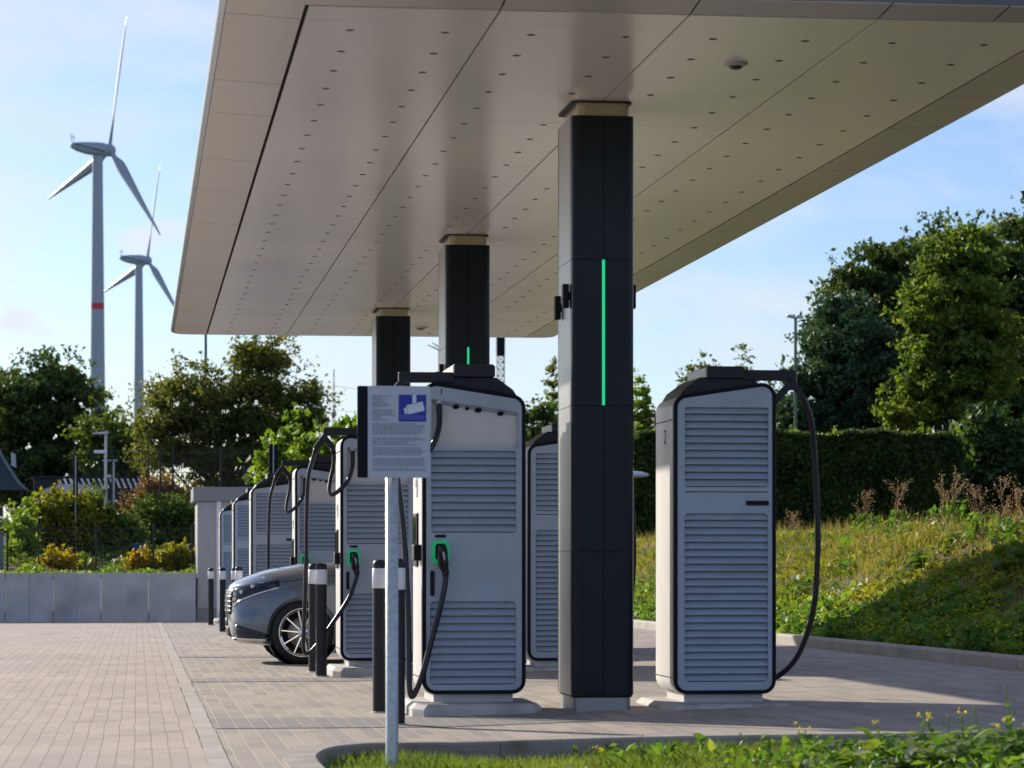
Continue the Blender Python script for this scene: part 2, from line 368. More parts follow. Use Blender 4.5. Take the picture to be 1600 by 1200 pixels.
# the paved charging area, its front edge follows the lawn kerb
KP = smooth_path([(.90, 5, 0), (.90, 8, 0), (.90, 11, 0), (.90, 13.5, 0), (.90, 15.0, 0), (.905, 15.8, 0), (.94, 16.3, 0), (1.05, 16.85, 0), (1.23, 17.16, 0), (1.52, 17.27, 0), (2.98, 17.16, 0), (5.06, 16.3, 0), (XK, 15.3, 0)], 8)
def kerb_front(x):
    if x <= .9: return 5.
    for a, b in zip(KP, KP[1:]):
        if a.x <= x <= b.x and b.x > a.x: return a.y + (b.y - a.y) * (x - a.x) / (b.x - a.x)
    return 15.3
xs = sorted(set([.495, .7, .899] + [round(k.x, 4) for k in KP if k.x > .905] + [2.0, 6.5] + lin(1.6, XK, 14)))
b = MB(); rows = lin(0, 1, 60); nx = len(xs); vs = []
for t in rows:
    for x in xs:
        y0 = kerb_front(x); y = y0 + (WALL_Y + 1.2 - y0) * t ** 1.3; vs.append((x, y, gz(x, y)))
b.add(vs, [(j * nx + i, j * nx + i + 1, (j + 1) * nx + i + 1, (j + 1) * nx + i) for j in range(60) for i in range(nx - 1)], True)
o = b.build('pavement', M_PR, recalc=False); o['kind'] = 'structure'
for (ya, yb) in ((19.1, 20.4), (27.3, 28.2), (35.2, 36.0)):
    sheet('bay_marking', [.5, 1.2, 2.0, 3.0], [ya, (ya + yb) / 2, yb], gz, M_PB, .004)
# flush edging between the two pavings
b = MB(); y = 5.
while y < WALL_Y:
    L = 1.0; z0 = gz(0, y); z1 = gz(0, y + L)
    j = random.uniform(-.004, .004)
    b.add([(.379 + j, y + .004, z0 - .1), (.491 + j, y + .004, z0 - .1), (.491 + j, y + L - .004, z1 - .1), (.379 + j, y + L - .004, z1 - .1),
           (.379 + j, y + .004, z0 + .006), (.491 + j, y + .004, z0 + .006), (.491 + j, y + L - .004, z1 + .006), (.379 + j, y + L - .004, z1 + .006)],
          [(0, 3, 2, 1), (4, 5, 6, 7), (0, 1, 5, 4), (1, 2, 6, 5), (2, 3, 7, 6), (3, 0, 4, 7)]); y += L
o = b.build('kerb_edging', M_KERB); o['kind'] = 'structure'
# kerb round the lawn in front: its top is level with the paving, the lawn lies lower
b = MB(); acc = 0; seg = [KP[0]]; stones = []
for a, c in zip(KP, KP[1:]):
    acc += (c - a).length; seg.append(c)
    if acc > .85: stones.append(seg); seg = [c]; acc = 0
stones.append(seg)
for st in stones:
    if len(st) < 2: continue
    vs = []; n = len(st)
    for i, p in enumerate(st):
        t = (st[min(n - 1, i + 1)] - st[max(0, i - 1)]).normalized(); nn = Vector((t.y, -t.x, 0))   # towards the lawn
        if i == 0: p = p + t * .003
        if i == n - 1: p = p - t * .003
        g = gz(p.x, p.y)
        for (d, z) in ((-.12, -.3), (-.12, .012), (.055, .012), (.068, -.002), (.07, -.3)):
            q = p + nn * d; vs.append((q.x, q.y, g + z))
    b.add(vs, [(i * 5 + k, i * 5 + (k + 1) % 5, (i + 1) * 5 + (k + 1) % 5, (i + 1) * 5 + k) for i in range(n - 1) for k in range(5)] + [(0, 1, 2, 3, 4), tuple((n - 1) * 5 + k for k in (4, 3, 2, 1, 0))])
o = b.build('lawn_kerb', mat('lawn_kerb_stone', (.29, .27, .24), .9, var=.15, vscale=3, bump=.4, bscale=50, dirt=((.15, .145, .11), 2.4))); o['kind'] = 'structure'
def lawn_z(x, y): return gz(x, y) - .115 + .02 * math.sin(x * 3.1 + y) + .015 * math.sin(y * 7 + x * 5)
b = MB(); xs2 = lin(.96, 12, 60); vs = []
for t in lin(0, 1, 14):
    for x in xs2:
        y1 = kerb_front(min(x, XK)) - .06; y = 8 + (y1 - 8) * t; vs.append((x, y, lawn_z(x, y)))
nx = len(xs2); b.add(vs, [(j * nx + i, j * nx + i + 1, (j + 1) * nx + i + 1, (j + 1) * nx + i) for j in range(14) for i in range(nx - 1)], True)
o = b.build('lawn', M_SOIL, recalc=False); o['kind'] = 'structure'
# kerb along the planted bank
b = MB(); y = 15.5
while y < 100:
    L = 1.0; z0 = gz(XK, y); z1 = gz(XK, y + L); vs = []
    for yy, z in ((y + .004, z0), (y + L - .004, z1)):
        for dx, dz in ((0, -.2), (0, .10), (.02, .125), (.16, .125), (.16, -.2)): vs.append((XK + dx, yy, z + dz))
    b.add(vs, [(k, (k + 1) % 5, 5 + (k + 1) % 5, 5 + k) for k in range(5)] + [(0, 1, 2, 3, 4), (9, 8, 7, 6, 5)]); y += L
o = b.build('bank_kerb', M_KERB); o['kind'] = 'structure'
def sst(t): t = min(max(t, 0), 1); return t * t * (3 - 2 * t)
def bank_z(x, y):
    g = gz(XK, y) + .06
    return g + (1.42 + .14 * sst((40 - y) / 10) - g) * sst((x - 8.0) / 3.5) + .07 * math.sin(x * 2.3 + y * .7) * sst((x - 8) / 2) + .05 * math.sin(y * 1.3 - x) * sst((x - 8) / 2)
M_BANK = mat('bank_soil', (.095, .068, .040), .95, var=.5, vscale=3.5, bump=1.0, bscale=9, dirt=((.07, .075, .025), 1.6))
sheet('bank', [8.0] + lin(8.15, 13, 34) + [16, 22, 35, 60, 100], lin(12, 40, 56) + lin(41, 140, 70), bank_z, M_BANK)
def emb_z(x, y): return .74 + .5 * sst((y - 62) / 9) + (0.5) * sst((y - 75) / 30)
sheet('embankment', lin(-60, 7.9, 40), [WALL_Y + .2] + lin(63, 140, 30), emb_z, M_BANK)

# ================================================================ CANOPY
CX0, CX1, CY0, CY1, CZ = .47, 6.11, 16.76, 42.75, 4.357
IX0, IX1, IY0, IY1 = 1.0, 5.60, 17.17, 42.2
YS = [IY0, 17.6, 20.04, 21.5, 23.95, 26.0, 28.5, 30.05, 32.55, 34.8, 37.1, 38.6, 41.1, IY1]
XS = [IX0, 2.13, 3.27, 4.42, IX1]
canopy = thing('canopy', 'broad flat beige metal roof over the chargers, carried by three dark columns', 'canopy', (3.3, 29.7, CZ))
off = Matrix.Translation((-3.3, -29.7, -CZ))
def cbuild(b, name, m, bev=0, parent=canopy):
    o = b.build(name, m, parent, bev); o.data.transform(off); return o
b = MB()
for i in range(4):
    for j in range(len(YS) - 1):
        gx = .0065; gy = .0022
        x0 = XS[i] + (gx if i else .0); x1 = XS[i + 1] - (gx if i < 3 else 0); y0 = YS[j] + gy; y1 = YS[j + 1] - gy
        t = [random.uniform(-.0004, .0004) for _ in range(4)]
        z = CZ
        b.add([(x0, y0, z + t[0]), (x1, y0, z + t[1]), (x1, y1, z + t[2]), (x0, y1, z + t[3]), (x0, y0, z + .02), (x1, y0, z + .02), (x1, y1, z + .02), (x0, y1, z + .02)],
              [(0, 3, 2, 1), (4, 5, 6, 7), (0, 1, 5, 4), (1, 2, 6, 5), (2, 3, 7, 6), (3, 0, 4, 7)])
cbuild(b, 'soffit', M_SOFF)
b = MB().box(CX0 + .1, CX1 - .1, CY0 + .1, CY1 - .1, CZ + .055, CZ + .12); cbuild(b, 'roof_core', M_BLACK)
# perimeter
def perimeter():
    r = .30; pts = []
    def edge(a, c, cuts, ax):
        vals = [a]
        for q in (sorted(cuts) if c > a else sorted(cuts, reverse=True)):
            if min(a, c) + .02 < q < max(a, c) - .02:
                d = .005 if c > a else -.005; vals += [q - d, q + d]
        vals.append(c); return vals
    def arc(cx, cy, a0):
        return [(cx + r * math.cos(R(a0 + 90 * k / 8)), cy + r * math.sin(R(a0 + 90 * k / 8)), 0) for k in range(1, 8)]
    cy = YS[1:-1]; cx = XS[1:-1] + [5.13]
    v = edge(CX0 + r, CX1 - r, cx, 0); pts += [(q, CY0, (1 if k % 2 == 1 and 0 < k < len(v) - 2 else 0)) for k, q in enumerate(v)]; pts += arc(CX1 - r, CY0 + r, -90)
    v = edge(CY0 + r, CY1 - r, cy, 1); pts += [(CX1, q, (1 if k % 2 == 1 and 0 < k < len(v) - 2 else 0)) for k, q in enumerate(v)]; pts += arc(CX1 - r, CY1 - r, 0)
    v = edge(CX1 - r, CX0 + r, cx, 0); pts += [(q, CY1, (1 if k % 2 == 1 and 0 < k < len(v) - 2 else 0)) for k, q in enumerate(v)]; pts += arc(CX0 + r, CY1 - r, 90)
    v = edge(CY1 - r, CY0 + r, cy, 1); pts += [(CX0, q, (1 if k % 2 == 1 and 0 < k < len(v) - 2 else 0)) for k, q in enumerate(v)]; pts += arc(CX0 + r, CY0 + r, 180)
    return pts
pp = perimeter(); n = len(pp)
ccx, ccy = (CX0 + CX1) / 2, (CY0 + CY1) / 2
def off_in(p, d):        # move towards the inside by d, kept on the rounded outline
    x, y = p[0], p[1]; k = .30
    qx = min(max(x, CX0 + k), CX1 - k); qy = min(max(y, CY0 + k), CY1 - k); v = Vector((x - qx, y - qy))
    if v.length < 1e-6: return (x, y)
    v = v.normalized() * (k - d); return (qx + v.x, qy + v.y)
def inner(p, g): return (min(max(p[0], IX0 - g), IX1 + g), min(max(p[1], IY0 - g), IY1 + g))
b = MB(); ring = []
for p in pp:
    a = inner(p, .025); c = off_in(p, .05); ring += [(a[0], a[1], CZ + .03), (a[0], a[1], CZ + .004), (c[0], c[1], CZ + .030), (c[0], c[1], CZ + .05)]
fs = []
for i in range(n):
    if pp[i][2]: continue
    j = (i + 1) % n
    for k in range(3): fs.append((i * 4 + k, j * 4 + k, j * 4 + k + 1, i * 4 + k + 1))
b.add(ring, fs); cbuild(b, 'edge_panel', M_STRIP)
b = MB(); ring = []; prof = [(.046, .034), (.022, .042), (.006, .058), (.0, .078), (.004, .095), (.03, .115), (.1, .125)]
for p in pp:
    for d, z in prof: c = off_in(p, d); ring.append((c[0], c[1], CZ + z))
K = len(prof); b.add(ring, [(i * K + k, ((i + 1) % n) * K + k, ((i + 1) % n) * K + k + 1, i * K + k + 1) for i in range(n) for k in range(K - 1)], True)
cbuild(b, 'fascia', M_FASC)
b = MB(); b.add([(off_in(p, .1)[0], off_in(p, .1)[1], CZ + .124) for p in pp], [tuple(range(n))]); cbuild(b, 'roof_sheet', mat('roof_grey', (.3, .3, .3), .8))
# downlights
M_DL = mat('downlight_bezel', (.10, .09, .08), .4, metal=.4); M_DLL = mat('downlight_lens', (.45, .45, .42), .15, var=.1, spec=.8)
LX = [1.29, 1.88, 2.42, 3.01, 3.56, 4.15, 4.71, 5.30]
spots = []
y = 17.92
while y < 42.0:
    for x in LX:
        if any(cy0 - .15 < y < cy0 + .95 and abs(x - 3.27) < .35 for cy0 in (20.42, 28.95, 37.5)): continue
        spots.append((x + random.uniform(-.006, .006), y + random.uniform(-.01, .01)))
    y += .742
spots.sort(key=lambda s: s[1])
def dl(b, x, y):
    b.lathe([(.0, -.0012), (.020, -.0012), (.0205, -.0022), (.0265, -.0022), (.027, .002)], (x, y, CZ), 12)
for (x, y) in spots[:98]:
    b = MB(); dl(b, x, y); o = b.build('downlight', M_DL, canopy); o.data.transform(off)
b = MB()
for (x, y) in spots[98:]: dl(b, x, y)
o = cbuild(b, 'downlight_rows', M_DL); o['kind'] = 'stuff'
for (x, y, s) in ((3.88, P(1150, 19.1).y, .62), (P(660, 40.4).x, 40.5, .8)):
    b = MB().lathe([(.13 * s, .002), (.125 * s, -.014), (.09 * s, -.024), (.0, -.024)], (x, y, CZ), 24); dc = b.build('dome_camera', mat('camera_white', (.42, .39, .36), .4), canopy); dc.data.transform(off)
    b = MB().lathe([(.075 * s, -.024), (.07 * s, -.034), (.045 * s, -.043), (.016 * s, -.047), (0, -.048)], (x, y, CZ), 20); q = b.build('dome', M_GLASS, dc); q.data.transform(off)

# ================================================================ COLUMNS
CW, CD = .448, .75
def make_column(label, y0):
    x0 = 3.27 - CW / 2; g = gz(3.27, y0)
    t = thing('support_column', label, 'column', (3.27, y0 + CD / 2, g), 0, 'columns carrying the canopy')
    T = Matrix.Translation((-3.27, -(y0 + CD / 2), -g))
    def bb(b, name, m, bev=0, par=t):
        o = b.build(name, m, par, bev); o.data.transform(T); return o
    x1 = x0 + CW; r = .055; y1 = y0 + CD
    def arc(cx, cy, a0, a1, rr=r, n=6): return [(cx + rr * math.cos(R(a0 + (a1 - a0) * k / n)), cy + rr * math.sin(R(a0 + (a1 - a0) * k / n))) for k in range(n + 1)]
    zs = [(.145, 1.166), (1.170, 2.194), (2.198, 3.231), (3.235, 4.25)]
    mid = 3.27
    for (za, zb) in zs:
        fl = [(mid - .002, y0), ] ; fl = [(mid - .002, y0 + .10), (x0, y0 + .10)] + arc(x0 + r, y0 + r, 180, 270) + [(mid - .002, y0)]
        fr = [(mid + .002, y0)] + arc(x1 - r, y0 + r, 270, 360) + [(x1, y0 + .10), (mid + .002, y0 + .10)]
        b = MB().prism(fl, za, zb, 'z'); b.prism(fr, za, zb, 'z'); bb(b, 'front_panel', M_COLB)
        b = MB()
        b.box(x0, x0 + .03, y0 + .103, y1 - .103, za, zb); b.box(x1 - .03, x1, y0 + .103, y1 - .103, za, zb); bb(b, 'side_panel', M_COLS)
        bk = [(x1, y1 - .10)] + arc(x1 - r, y1 - r, 0, 90) + arc(x0 + r, y1 - r, 90, 180) + [(x0, y1 - .10)]
        b = MB().prism(bk, za, zb, 'z'); bb(b, 'back_panel', M_COLB)
    b = MB().prism(round_poly([(x0 + .012, y0 + .012), (x1 - .012, y0 + .012), (x1 - .012, y1 - .012), (x0 + .012, y1 - .012)], .04), .13, 4.24, 'z'); bb(b, 'core', M_BLACK)
    pl = round_poly([(x0 + .02, y0 + .02), (x1 - .02, y0 + .02), (x1 - .02, y1 - .02), (x0 + .02, y1 - .02)], .05)
    b = MB().prism(pl, g - .05, .143, 'z'); bb(b, 'plinth', M_COLS)
    co = round_poly([(x0 + .045, y0 + .03), (x1 - .03, y0 + .03), (x1 - .03, y1 - .03), (x0 + .045, y1 - .03)], .06)
    b = MB().prism(co, 4.241, CZ + .01, 'z'); bb(b, 'collar', mat('collar_bronze', (.42, .36, .24), .3, metal=.6, var=.06))
    b = MB().prism(round_poly([(x0 + .0, y0 + .01), (x1 - .01, y0 + .01), (x1 - .01, y1 - .01), (x0 + .0, y1 - .01)], .06), CZ - .012, CZ - .002, 'z'); bb(b, 'ceiling_flange', M_DGREY)
    b = MB().box(mid + .001 - .010, mid + .001 + .010, y0 - .004, y0 + .02, 2.20, 3.23); bb(b, 'light_strip', M_GREEN)
    for (xx, yy, zz, s) in ((x0 - .03, y0 + .12, 2.98, -1), (x0 - .03, y0 + .52, 2.93, -1), (x1 + .004, y0 + .12, 2.98, 1)):
        b = MB().box(xx - .022, xx + .022, yy - .035, yy + .035, zz - .085, zz + .085); b.box(min(xx, xx - s * .03), max(xx, xx - s * .03), yy - .015, yy + .015, zz - .03, zz + .03)
        bb(b, 'wall_speaker', M_BLACK, .006)
    return t
make_column('nearest dark column between the two front chargers, with a long green light strip', 20.42)
make_column('middle column rising behind the charger marked 1, light strip mostly hidden', 28.95)
make_column('farthest dark column, standing beyond the sign at the far end of the canopy', 37.50)

# ================================================================ CHARGERS
w = .743; LD = .80
def mirror(pts, on): return [(w - x, z) for x, z in reversed(pts)] if on else pts
def ring_prism(b, outer, innr, y0, y1):
    n = len(outer); vs = [(x, y0, z) for x, z in outer] + [(x, y0, z) for x, z in innr] + [(x, y1, z) for x, z in outer] + [(x, y1, z) for x, z in innr]
    fs = []
    for i in range(n):
        j = (i + 1) % n
        fs += [(i, j, n + j, n + i), (2 * n + i, 3 * n + i, 3 * n + j, 2 * n + j), (i, 2 * n + i, 2 * n + j, j), (n + i, n + j, 3 * n + j, 3 * n + i)]
    b.add(vs, fs)
def panel_with_holes(outer, holes, y0, y1):
    bm = bmesh.new(); edges = []
    for loop in [outer] + holes:
        vs = [bm.verts.new((x, y0, z)) for x, z in loop]
        for i in range(len(vs)): edges.append(bm.edges.new((vs[i], vs[(i + 1) % len(vs)])))
    bmesh.ops.triangle_fill(bm, use_beauty=True, use_dissolve=False, edges=edges)
    r = bmesh.ops.extrude_face_region(bm, geom=list(bm.faces))
    for v in [q for q in r['geom'] if isinstance(q, bmesh.types.BMVert)]: v.co.y = y1
    bmesh.ops.recalc_face_normals(bm, faces=bm.faces)
    b = MB(); bm.verts.index_update(); b.add([tuple(v.co) for v in bm.verts], [tuple(v.index for v in f.verts) for f in bm.faces]); bm.free(); return b
def louvre(t, x0, x1, z0, z1, n, y=.0):
    b = MB(); p = (z1 - z0) / n
    for i in range(n):
        zt = z1 - i * p; zb = zt - p; vs = []
        for x in (x0, x1):
            vs += [(x, y + .040, zt + p * .05), (x, y + .009, zb + p * .22), (x, y + .004, zb + p * .15), (x, y + .007, zb + p * .10), (x, y + .05, zb + p * .42)]
        b.add(vs, [(0, 5, 6, 1), (1, 6, 7, 2), (2, 7, 8, 3), (3, 8, 9, 4), (4, 9, 5, 0), (0, 1, 2, 3, 4), (9, 8, 7, 6, 5)])
    lv = b.build('louvre', M_PANEL, t)
    bk = MB().box(x0, x1, y + .052, y + .056, z0, z1)
    bk.build('louvre_shade_backing', M_DGREY, lv)  # dark colour puts the shade between the slats into this sheet
def rrect(x0, x1, z0, z1, r=.015, seg=3): return round_poly([(x0, z0), (x1, z0), (x1, z1), (x0, z1)], r, seg)

def charger_base(t, mir):
    """body, trim, plinth, top box and hood; profile high on the left (or on the right when mirrored)"""
    prof = mirror(round_poly([(0, .147), (w, .147), (w, 2.275), (0, 2.388)], [.095, .095, .10, .10]), mir)
    inn = inset_poly(prof, .028)
    back = inset_poly(prof, .004)
    b = MB(); n = len(prof)
    b.add([(x, .0605, z) for x, z in back] + [(x, LD - .05, z) for x, z in back] + [(x, LD, z) for x, z in inset_poly(prof, .03)],
          [(i, (i + 1) % n, n + (i + 1) % n, n + i) for i in range(n)] + [(n + i, n + (i + 1) % n, 2 * n + (i + 1) % n, 2 * n + i) for i in range(n)], True)
    b.f.append(tuple(range(n))); b.f.append(tuple(2 * n + i for i in range(n))); b.sm += [False, False]
    body = b.build('body', M_LIGHT, t)
    e = body.modifiers.new('Edge', 'EDGE_SPLIT'); e.split_angle = R(40)
    b = MB(); ring_prism(b, prof, inn, .0, .060); tr = b.build('trim', M_TRIM, t, .006)
    # door joint lines on the left side of the body
    b = MB(); b.box(-.0005, .01, .05, LD - .02, 2.215 if not mir else 2.105, 2.222 if not mir else 2.112); b.box(-.0005, .01, .05, LD - .02, .26, .265)
    b.build('seam', M_TRIM, t)
    # foundation
    off_x = 0.0 if not mir else -.03
    pl = [(-.09 + off_x, -.20), (-.02 + off_x, -.34), (w + .02 + off_x, -.34), (w + .09 + off_x, -.20), (w + .09 + off_x, LD + .1), (-.09 + off_x, LD + .1)]
    b = MB(); k = len(pl); top = [(.5 * w + (x - .5 * w) * .93, y * .92 if y < 0 else y - .04) for x, y in pl]
    b.add([(x, y, -.25) for x, y in pl] + [(x, y, .055) for x, y in pl] + [(x, y, .090) for x, y in top],
          [(i, (i + 1) % k, k + (i + 1) % k, k + i) for i in range(k)] + [(k + i, k + (i + 1) % k, 2 * k + (i + 1) % k, 2 * k + i) for i in range(k)] + [tuple(2 * k + i for i in range(k))])
    b.build('foundation', M_CONC, t, .006)
    MB().box(.085, w - .085, .06, LD - .06, .085, .150).build('neck', M_LIGHT, t, .004)
    # hood and mast box on top
    hp = mirror([(.09, 2.345), (.16, 2.412), (.54, 2.412), (.66, 2.325), (.70, 2.26), (.3, 2.26)], mir)
    MB().prism(hp, .06, LD - .04, 'y').build('hood', M_DGREY, t, .006)
    if not mir:
        MB().box(.228, .515, .02, LD + .0, 2.414, 2.505).build('mast_box', M_DGREY, t, .008)
        MB().box(.2265, .2275, .06, LD - .04, 2.422, 2.497).build('box_cover', M_LIGHT, t)
        MB().box(.517, .535, .1, .3, 2.42, 2.50).build('hinge', M_BLACK, t, .004)
    else:
        MB().box(.245, .515, .02, LD + .0, 2.405, 2.49).build('mast_box', M_DGREY, t, .008)
        MB().box(.2435, .2445, .06, LD - .04, 2.412, 2.482).build('box_cover', mat('grey_cover', (.20, .205, .21), .4), t)
    return prof, inn

def nozzle(t, x, z, y=-.01, mat_=None):
    """plug in its holder"""
    o_ = rrect(x - .060, x + .060, z - .085, z + .080, .035, 5); i_ = rrect(x - .040, x + .040, z - .062, z + .058, .022, 5)
    b = MB(); n = len(o_)
    ring_prism(b, o_, i_, y - .012, .012); ho = b.build('plug_holder', M_GREEN2, t, .003)
    b = MB().prism(i_, -.002, .011, 'y'); b.build('socket', M_BLACK, ho)
    MB().box(x - .040, x + .038, -.003, .010, z + .102, z + .122).build('status_bar', M_BLACK, t, .003)
    MB().prism(rrect(x - .074, x - .045, z - .315, z - .135, .012), -.012, .010, 'y').build('door_handle', M_BLACK, t, .003)
    b = MB()
    b.tube(smooth_path([(x, .0, z + .005), (x + .005, -.05, z + .025), (x + .012, -.085, z - .03), (x + .020, -.085, z - .11), (x + .028, -.075, z - .165)], 5), [.030] * 5 + [.034] * 5 + [.031] * 5 + [.027] * 5 + [.026], 12)
    b.tube(smooth_path([(x - .004, -.05, z + .02), (x - .022, -.11, z - .03), (x - .016, -.115, z - .10), (x + .014, -.095, z - .14)], 5), .013, 10)
    pl = b.build('plug', M_CABLE, t)
    b = MB().tube([(x + .002, -.052, z + .03), (x + .010, -.118, z - .015), (x + .014, -.118, z - .06)], .008, 8); b.build('grip_insert', M_GALV, pl)
    return (x + .029, -.074, z - .17)

def left_charger(label, num, own_cable, group, loc):
    t = thing('charging_station', label, 'charger', loc, 0, group)
    prof, inn = charger_base(t, False)
    rec = [(.067, 1.902), (.687, 1.902), (.687, 2.163), (.067, 2.2545)]
    up = (.064, .674, 1.300, 1.885); lo = (.055, .672, .215, .810)
    b = panel_with_holes(inn, [round_poly(rec, .012, 3), rrect(up[0], up[1], up[2], up[3]), rrect(lo[0], lo[1], lo[2], lo[3], .03)], .006, .045)
    b.build('front_panel', M_PANEL, t)
    louvre(t, up[0] - .005, up[1] + .005, up[2], up[3], 11, .002)
    louvre(t, lo[0] - .005, lo[1] + .005, lo[2], lo[3], 11, .002)
    # recess: sloping soffit and back
    b = MB(); x0, x1 = .065, .689
    b.add([(x0, .010, 2.2555), (x1, .010, 2.164), (x1, .085, 2.118), (x0, .085, 2.210), (x0, .085, 1.900), (x1, .085, 1.900), (x0, .02, 1.900), (x1, .02, 1.900)],
          [(0, 1, 2, 3), (3, 2, 5, 4), (0, 3, 4, 6), (1, 7, 5, 2), (6, 4, 5, 7)])
    b.build('cable_recess', M_PANEL, t, recalc=False)
    for (hx, hr) in ((.245, .022), (.325, .014), (.405, .024), (.565, .022)):
        z = 2.2555 - (hx - x0) * .1467 - .026; MB().lathe([(0, 0), (hr, 0), (hr, .01)], (hx, .040, z), 14, M=Matrix.Rotation(R(-29), 4, 'X') @ Matrix.Rotation(R(180), 4, 'X')).build('port', M_BLACK, t, recalc=False)
    MB().lathe([(.0, -.05), (.024, -.05), (.026, -.02), (.030, .0), (.0, .012)], (.122, .035, 2.245), 16).build('gland', M_GALV, t)
    if num:
        text_mesh('number', num, .062, M_TRIM, t, facing(0, (.137, .0050, 2.303)))
    # user face on the left side: screen, reader, number oval
    sc = MB().box(-.012, .01, .33, .60, 1.06, 1.445).build('screen', M_BLACK, t, .006)
    MB().box(-.014, -.0115, .36, .57, 1.20, 1.42).build('display_glass', M_GLASS, sc)
    MB().box(-.05, .01, .12, .30, 1.10, 1.215).build('card_reader', M_BLACK, t, .008)
    MB().tube(smooth_path([(-.002, .42 + .045 * math.cos(a), 1.635 + .07 * math.sin(a)) for a in [k * math.pi / 6 for k in range(11)]], 3), .005, 6).build('oval_mark', M_WHITE, t)
    # swing arm and yoke
    MB().box(-.165, .232, .05, .11, 2.372, 2.447).build('swing_arm', M_DGREY, t, .006)
    yx = -.155
    b = MB()
    if own_cable:
        lx, rx = -.235, -.075
    else: lx, rx = -.235, -.070
    b.prism([(yx - .018, 2.375), (lx - .025, 2.265), (lx - .02, 2.225), (lx + .02, 2.235), (yx, 2.30), (rx - .02, 2.235), (rx + .02, 2.225), (rx + .022, 2.265), (yx + .018, 2.375)], .055, .105, 'y')
    b.tube([(lx, .08, 2.25), (lx - .012, .08, 2.19)], .027, 10); b.tube([(rx, .08, 2.25), (rx + .008, .08, 2.19)], .027, 10)
    b.build('cable_yoke', M_DGREY, t)
    end = nozzle(t, .131, 1.163)
    c1 = [(.122, .03, 2.22), (.122, .0, 2.12), (.108, -.05, 2.03), (.065, -.09, 1.92), (-.02, -.10, 1.825), (-.085, -.08, 1.785), (-.112, -.03, 1.82), (-.098, .03, 1.93), (-.066, .07, 2.06), (rx + .012, .08, 2.17), (rx, .08, 2.26)]
    if own_cable:
        c2 = [(lx, .08, 2.26), (lx + .0, .08, 2.15), (-.21, .06, 2.0), (-.175, .03, 1.69), (-.142, .0, 1.4), (-.122, -.03, 1.1), (-.108, -.05, .8), (-.103, -.07, .45), (-.102, -.09, .22), (-.085, -.10, .137), (-.05, -.10, .19), (.0, -.1, .325), (.055, -.09, .53), (.112, -.085, .74), (.148, -.08, .90), end]
    else:
        c2 = [(lx, .08, 2.26), (-.27, .07, 2.13), (-.315, .04, 1.95), (-.333, .0, 1.6), (-.34, -.03, 1.2), (-.352, -.05, .8), (-.366, -.07, .45), (-.37, -.09, .29), (-.345, -.1, .225), (-.27, -.11, .27), (-.1, -.12, .50), (.06, -.11, .74), (.13, -.09, .90), end]
    b = MB(); b.tube(smooth_path(c1, 6), .021, 12); b.tube(smooth_path(c2, 6), .021, 12); b.build('charging_cable', M_CABLE, t)
    return t

def right_charger(label, num, group, loc, cable=True):
    t = thing('charging_station', label, 'charger', loc, 0, group)
    prof, inn = charger_base(t, True)
    up = (.080, .688, 1.625, 2.195); lo = (.078, .685, .235, 1.438)
    b = panel_with_holes(inn, [rrect(*up), rrect(lo[0], lo[1], lo[2], lo[3], .03)], .006, .045); b.build('front_panel', M_PANEL, t)
    louvre(t, up[0] - .005, up[1] + .005, up[2], up[3], 11, .002)
    louvre(t, lo[0] - .005, lo[1] + .005, lo[2], lo[3], 23, .002)
    MB().box(.082, .685, .004, .008, 1.588, 1.594).build('panel_joint', M_TRIM, t)
    MB().prism(rrect(.525, .688, 1.496, 1.528, .008), -.012, .008, 'y').build('door_handle', M_BLACK, t, .003)
    if num:
        text_mesh('number', num, .15, M_TRIM, t, Matrix.Translation((-.0015, .36, 1.99)) @ Matrix.Rotation(R(-90), 4, 'Z') @ Matrix.Rotation(R(90), 4, 'X'))
    MB().box(.513, .900, .05, .11, 2.392, 2.467).build('swing_arm', M_DGREY, t, .006)
    yx = .875; lx, rx = .775, .955
    b = MB(); b.prism([(yx - .018, 2.395), (lx - .02, 2.29), (lx - .035, 2.24), (lx + .005, 2.245), (yx - .02, 2.325), (yx + .02, 2.325), (rx - .02, 2.255), (rx + .02, 2.27), (rx + .01, 2.305), (yx + .018, 2.395)], .055, .105, 'y')
    b.build('cable_yoke', M_DGREY, t)
    if cable:
        c = [(rx - .005, .08, 2.29), (.985, .10, 2.22), (1.03, .13, 2.10), (1.06, .17, 1.90), (1.085, .20, 1.63), (1.10, .22, 1.31), (1.10, .24, 1.08), (1.085, .26, .81), (1.045, .30, .585), (.97, .35, .39), (.87, .42, .27), (.76, .50, .22), (.68, .70, .25), (.60, .87, .5), (.60, .88, 1.0)]
        c1 = [(lx - .012, .08, 2.27), (.745, .12, 2.18), (.735, .25, 2.0), (.70, .6, 1.8), (.66, .83, 1.85), (.62, .82, 2.15)]
        b = MB(); b.tube(smooth_path(c, 6), .021, 12); b.tube(smooth_path(c1, 6), .021, 12); b.build('charging_cable', M_CABLE, t)
        MB().prism([(.54, 1.02), (.66, 1.02), (.66, 1.2), (.54, 1.2)], LD, LD + .07, 'y').build('plug_holder', M_BLACK, t, .01)
    return t
def wp(x, Z, px): p = P(px, Z); return p
GL = 'chargers in the left row, cables on their left'; GR = 'chargers seen from the back, louvres from top to bottom'
pA = P(660, 20.8); left_charger('large grey charger marked 1 in front, nearest of the left row, behind the sign', '1', True, GL, (pA.x, pA.y, 0))
pB = P(532, 28.8); lb = left_charger('second charger of the left row, beside the silver car, its cable hanging low', '', False, GL, (pB.x, pB.y, -.035))
pC = P(461, 37.1); lc = copy_tree(lb); lc.location = (pC.x, pC.y, -.068); lc['label'] = 'third charger of the left row, seen above the bonnet of the silver car'
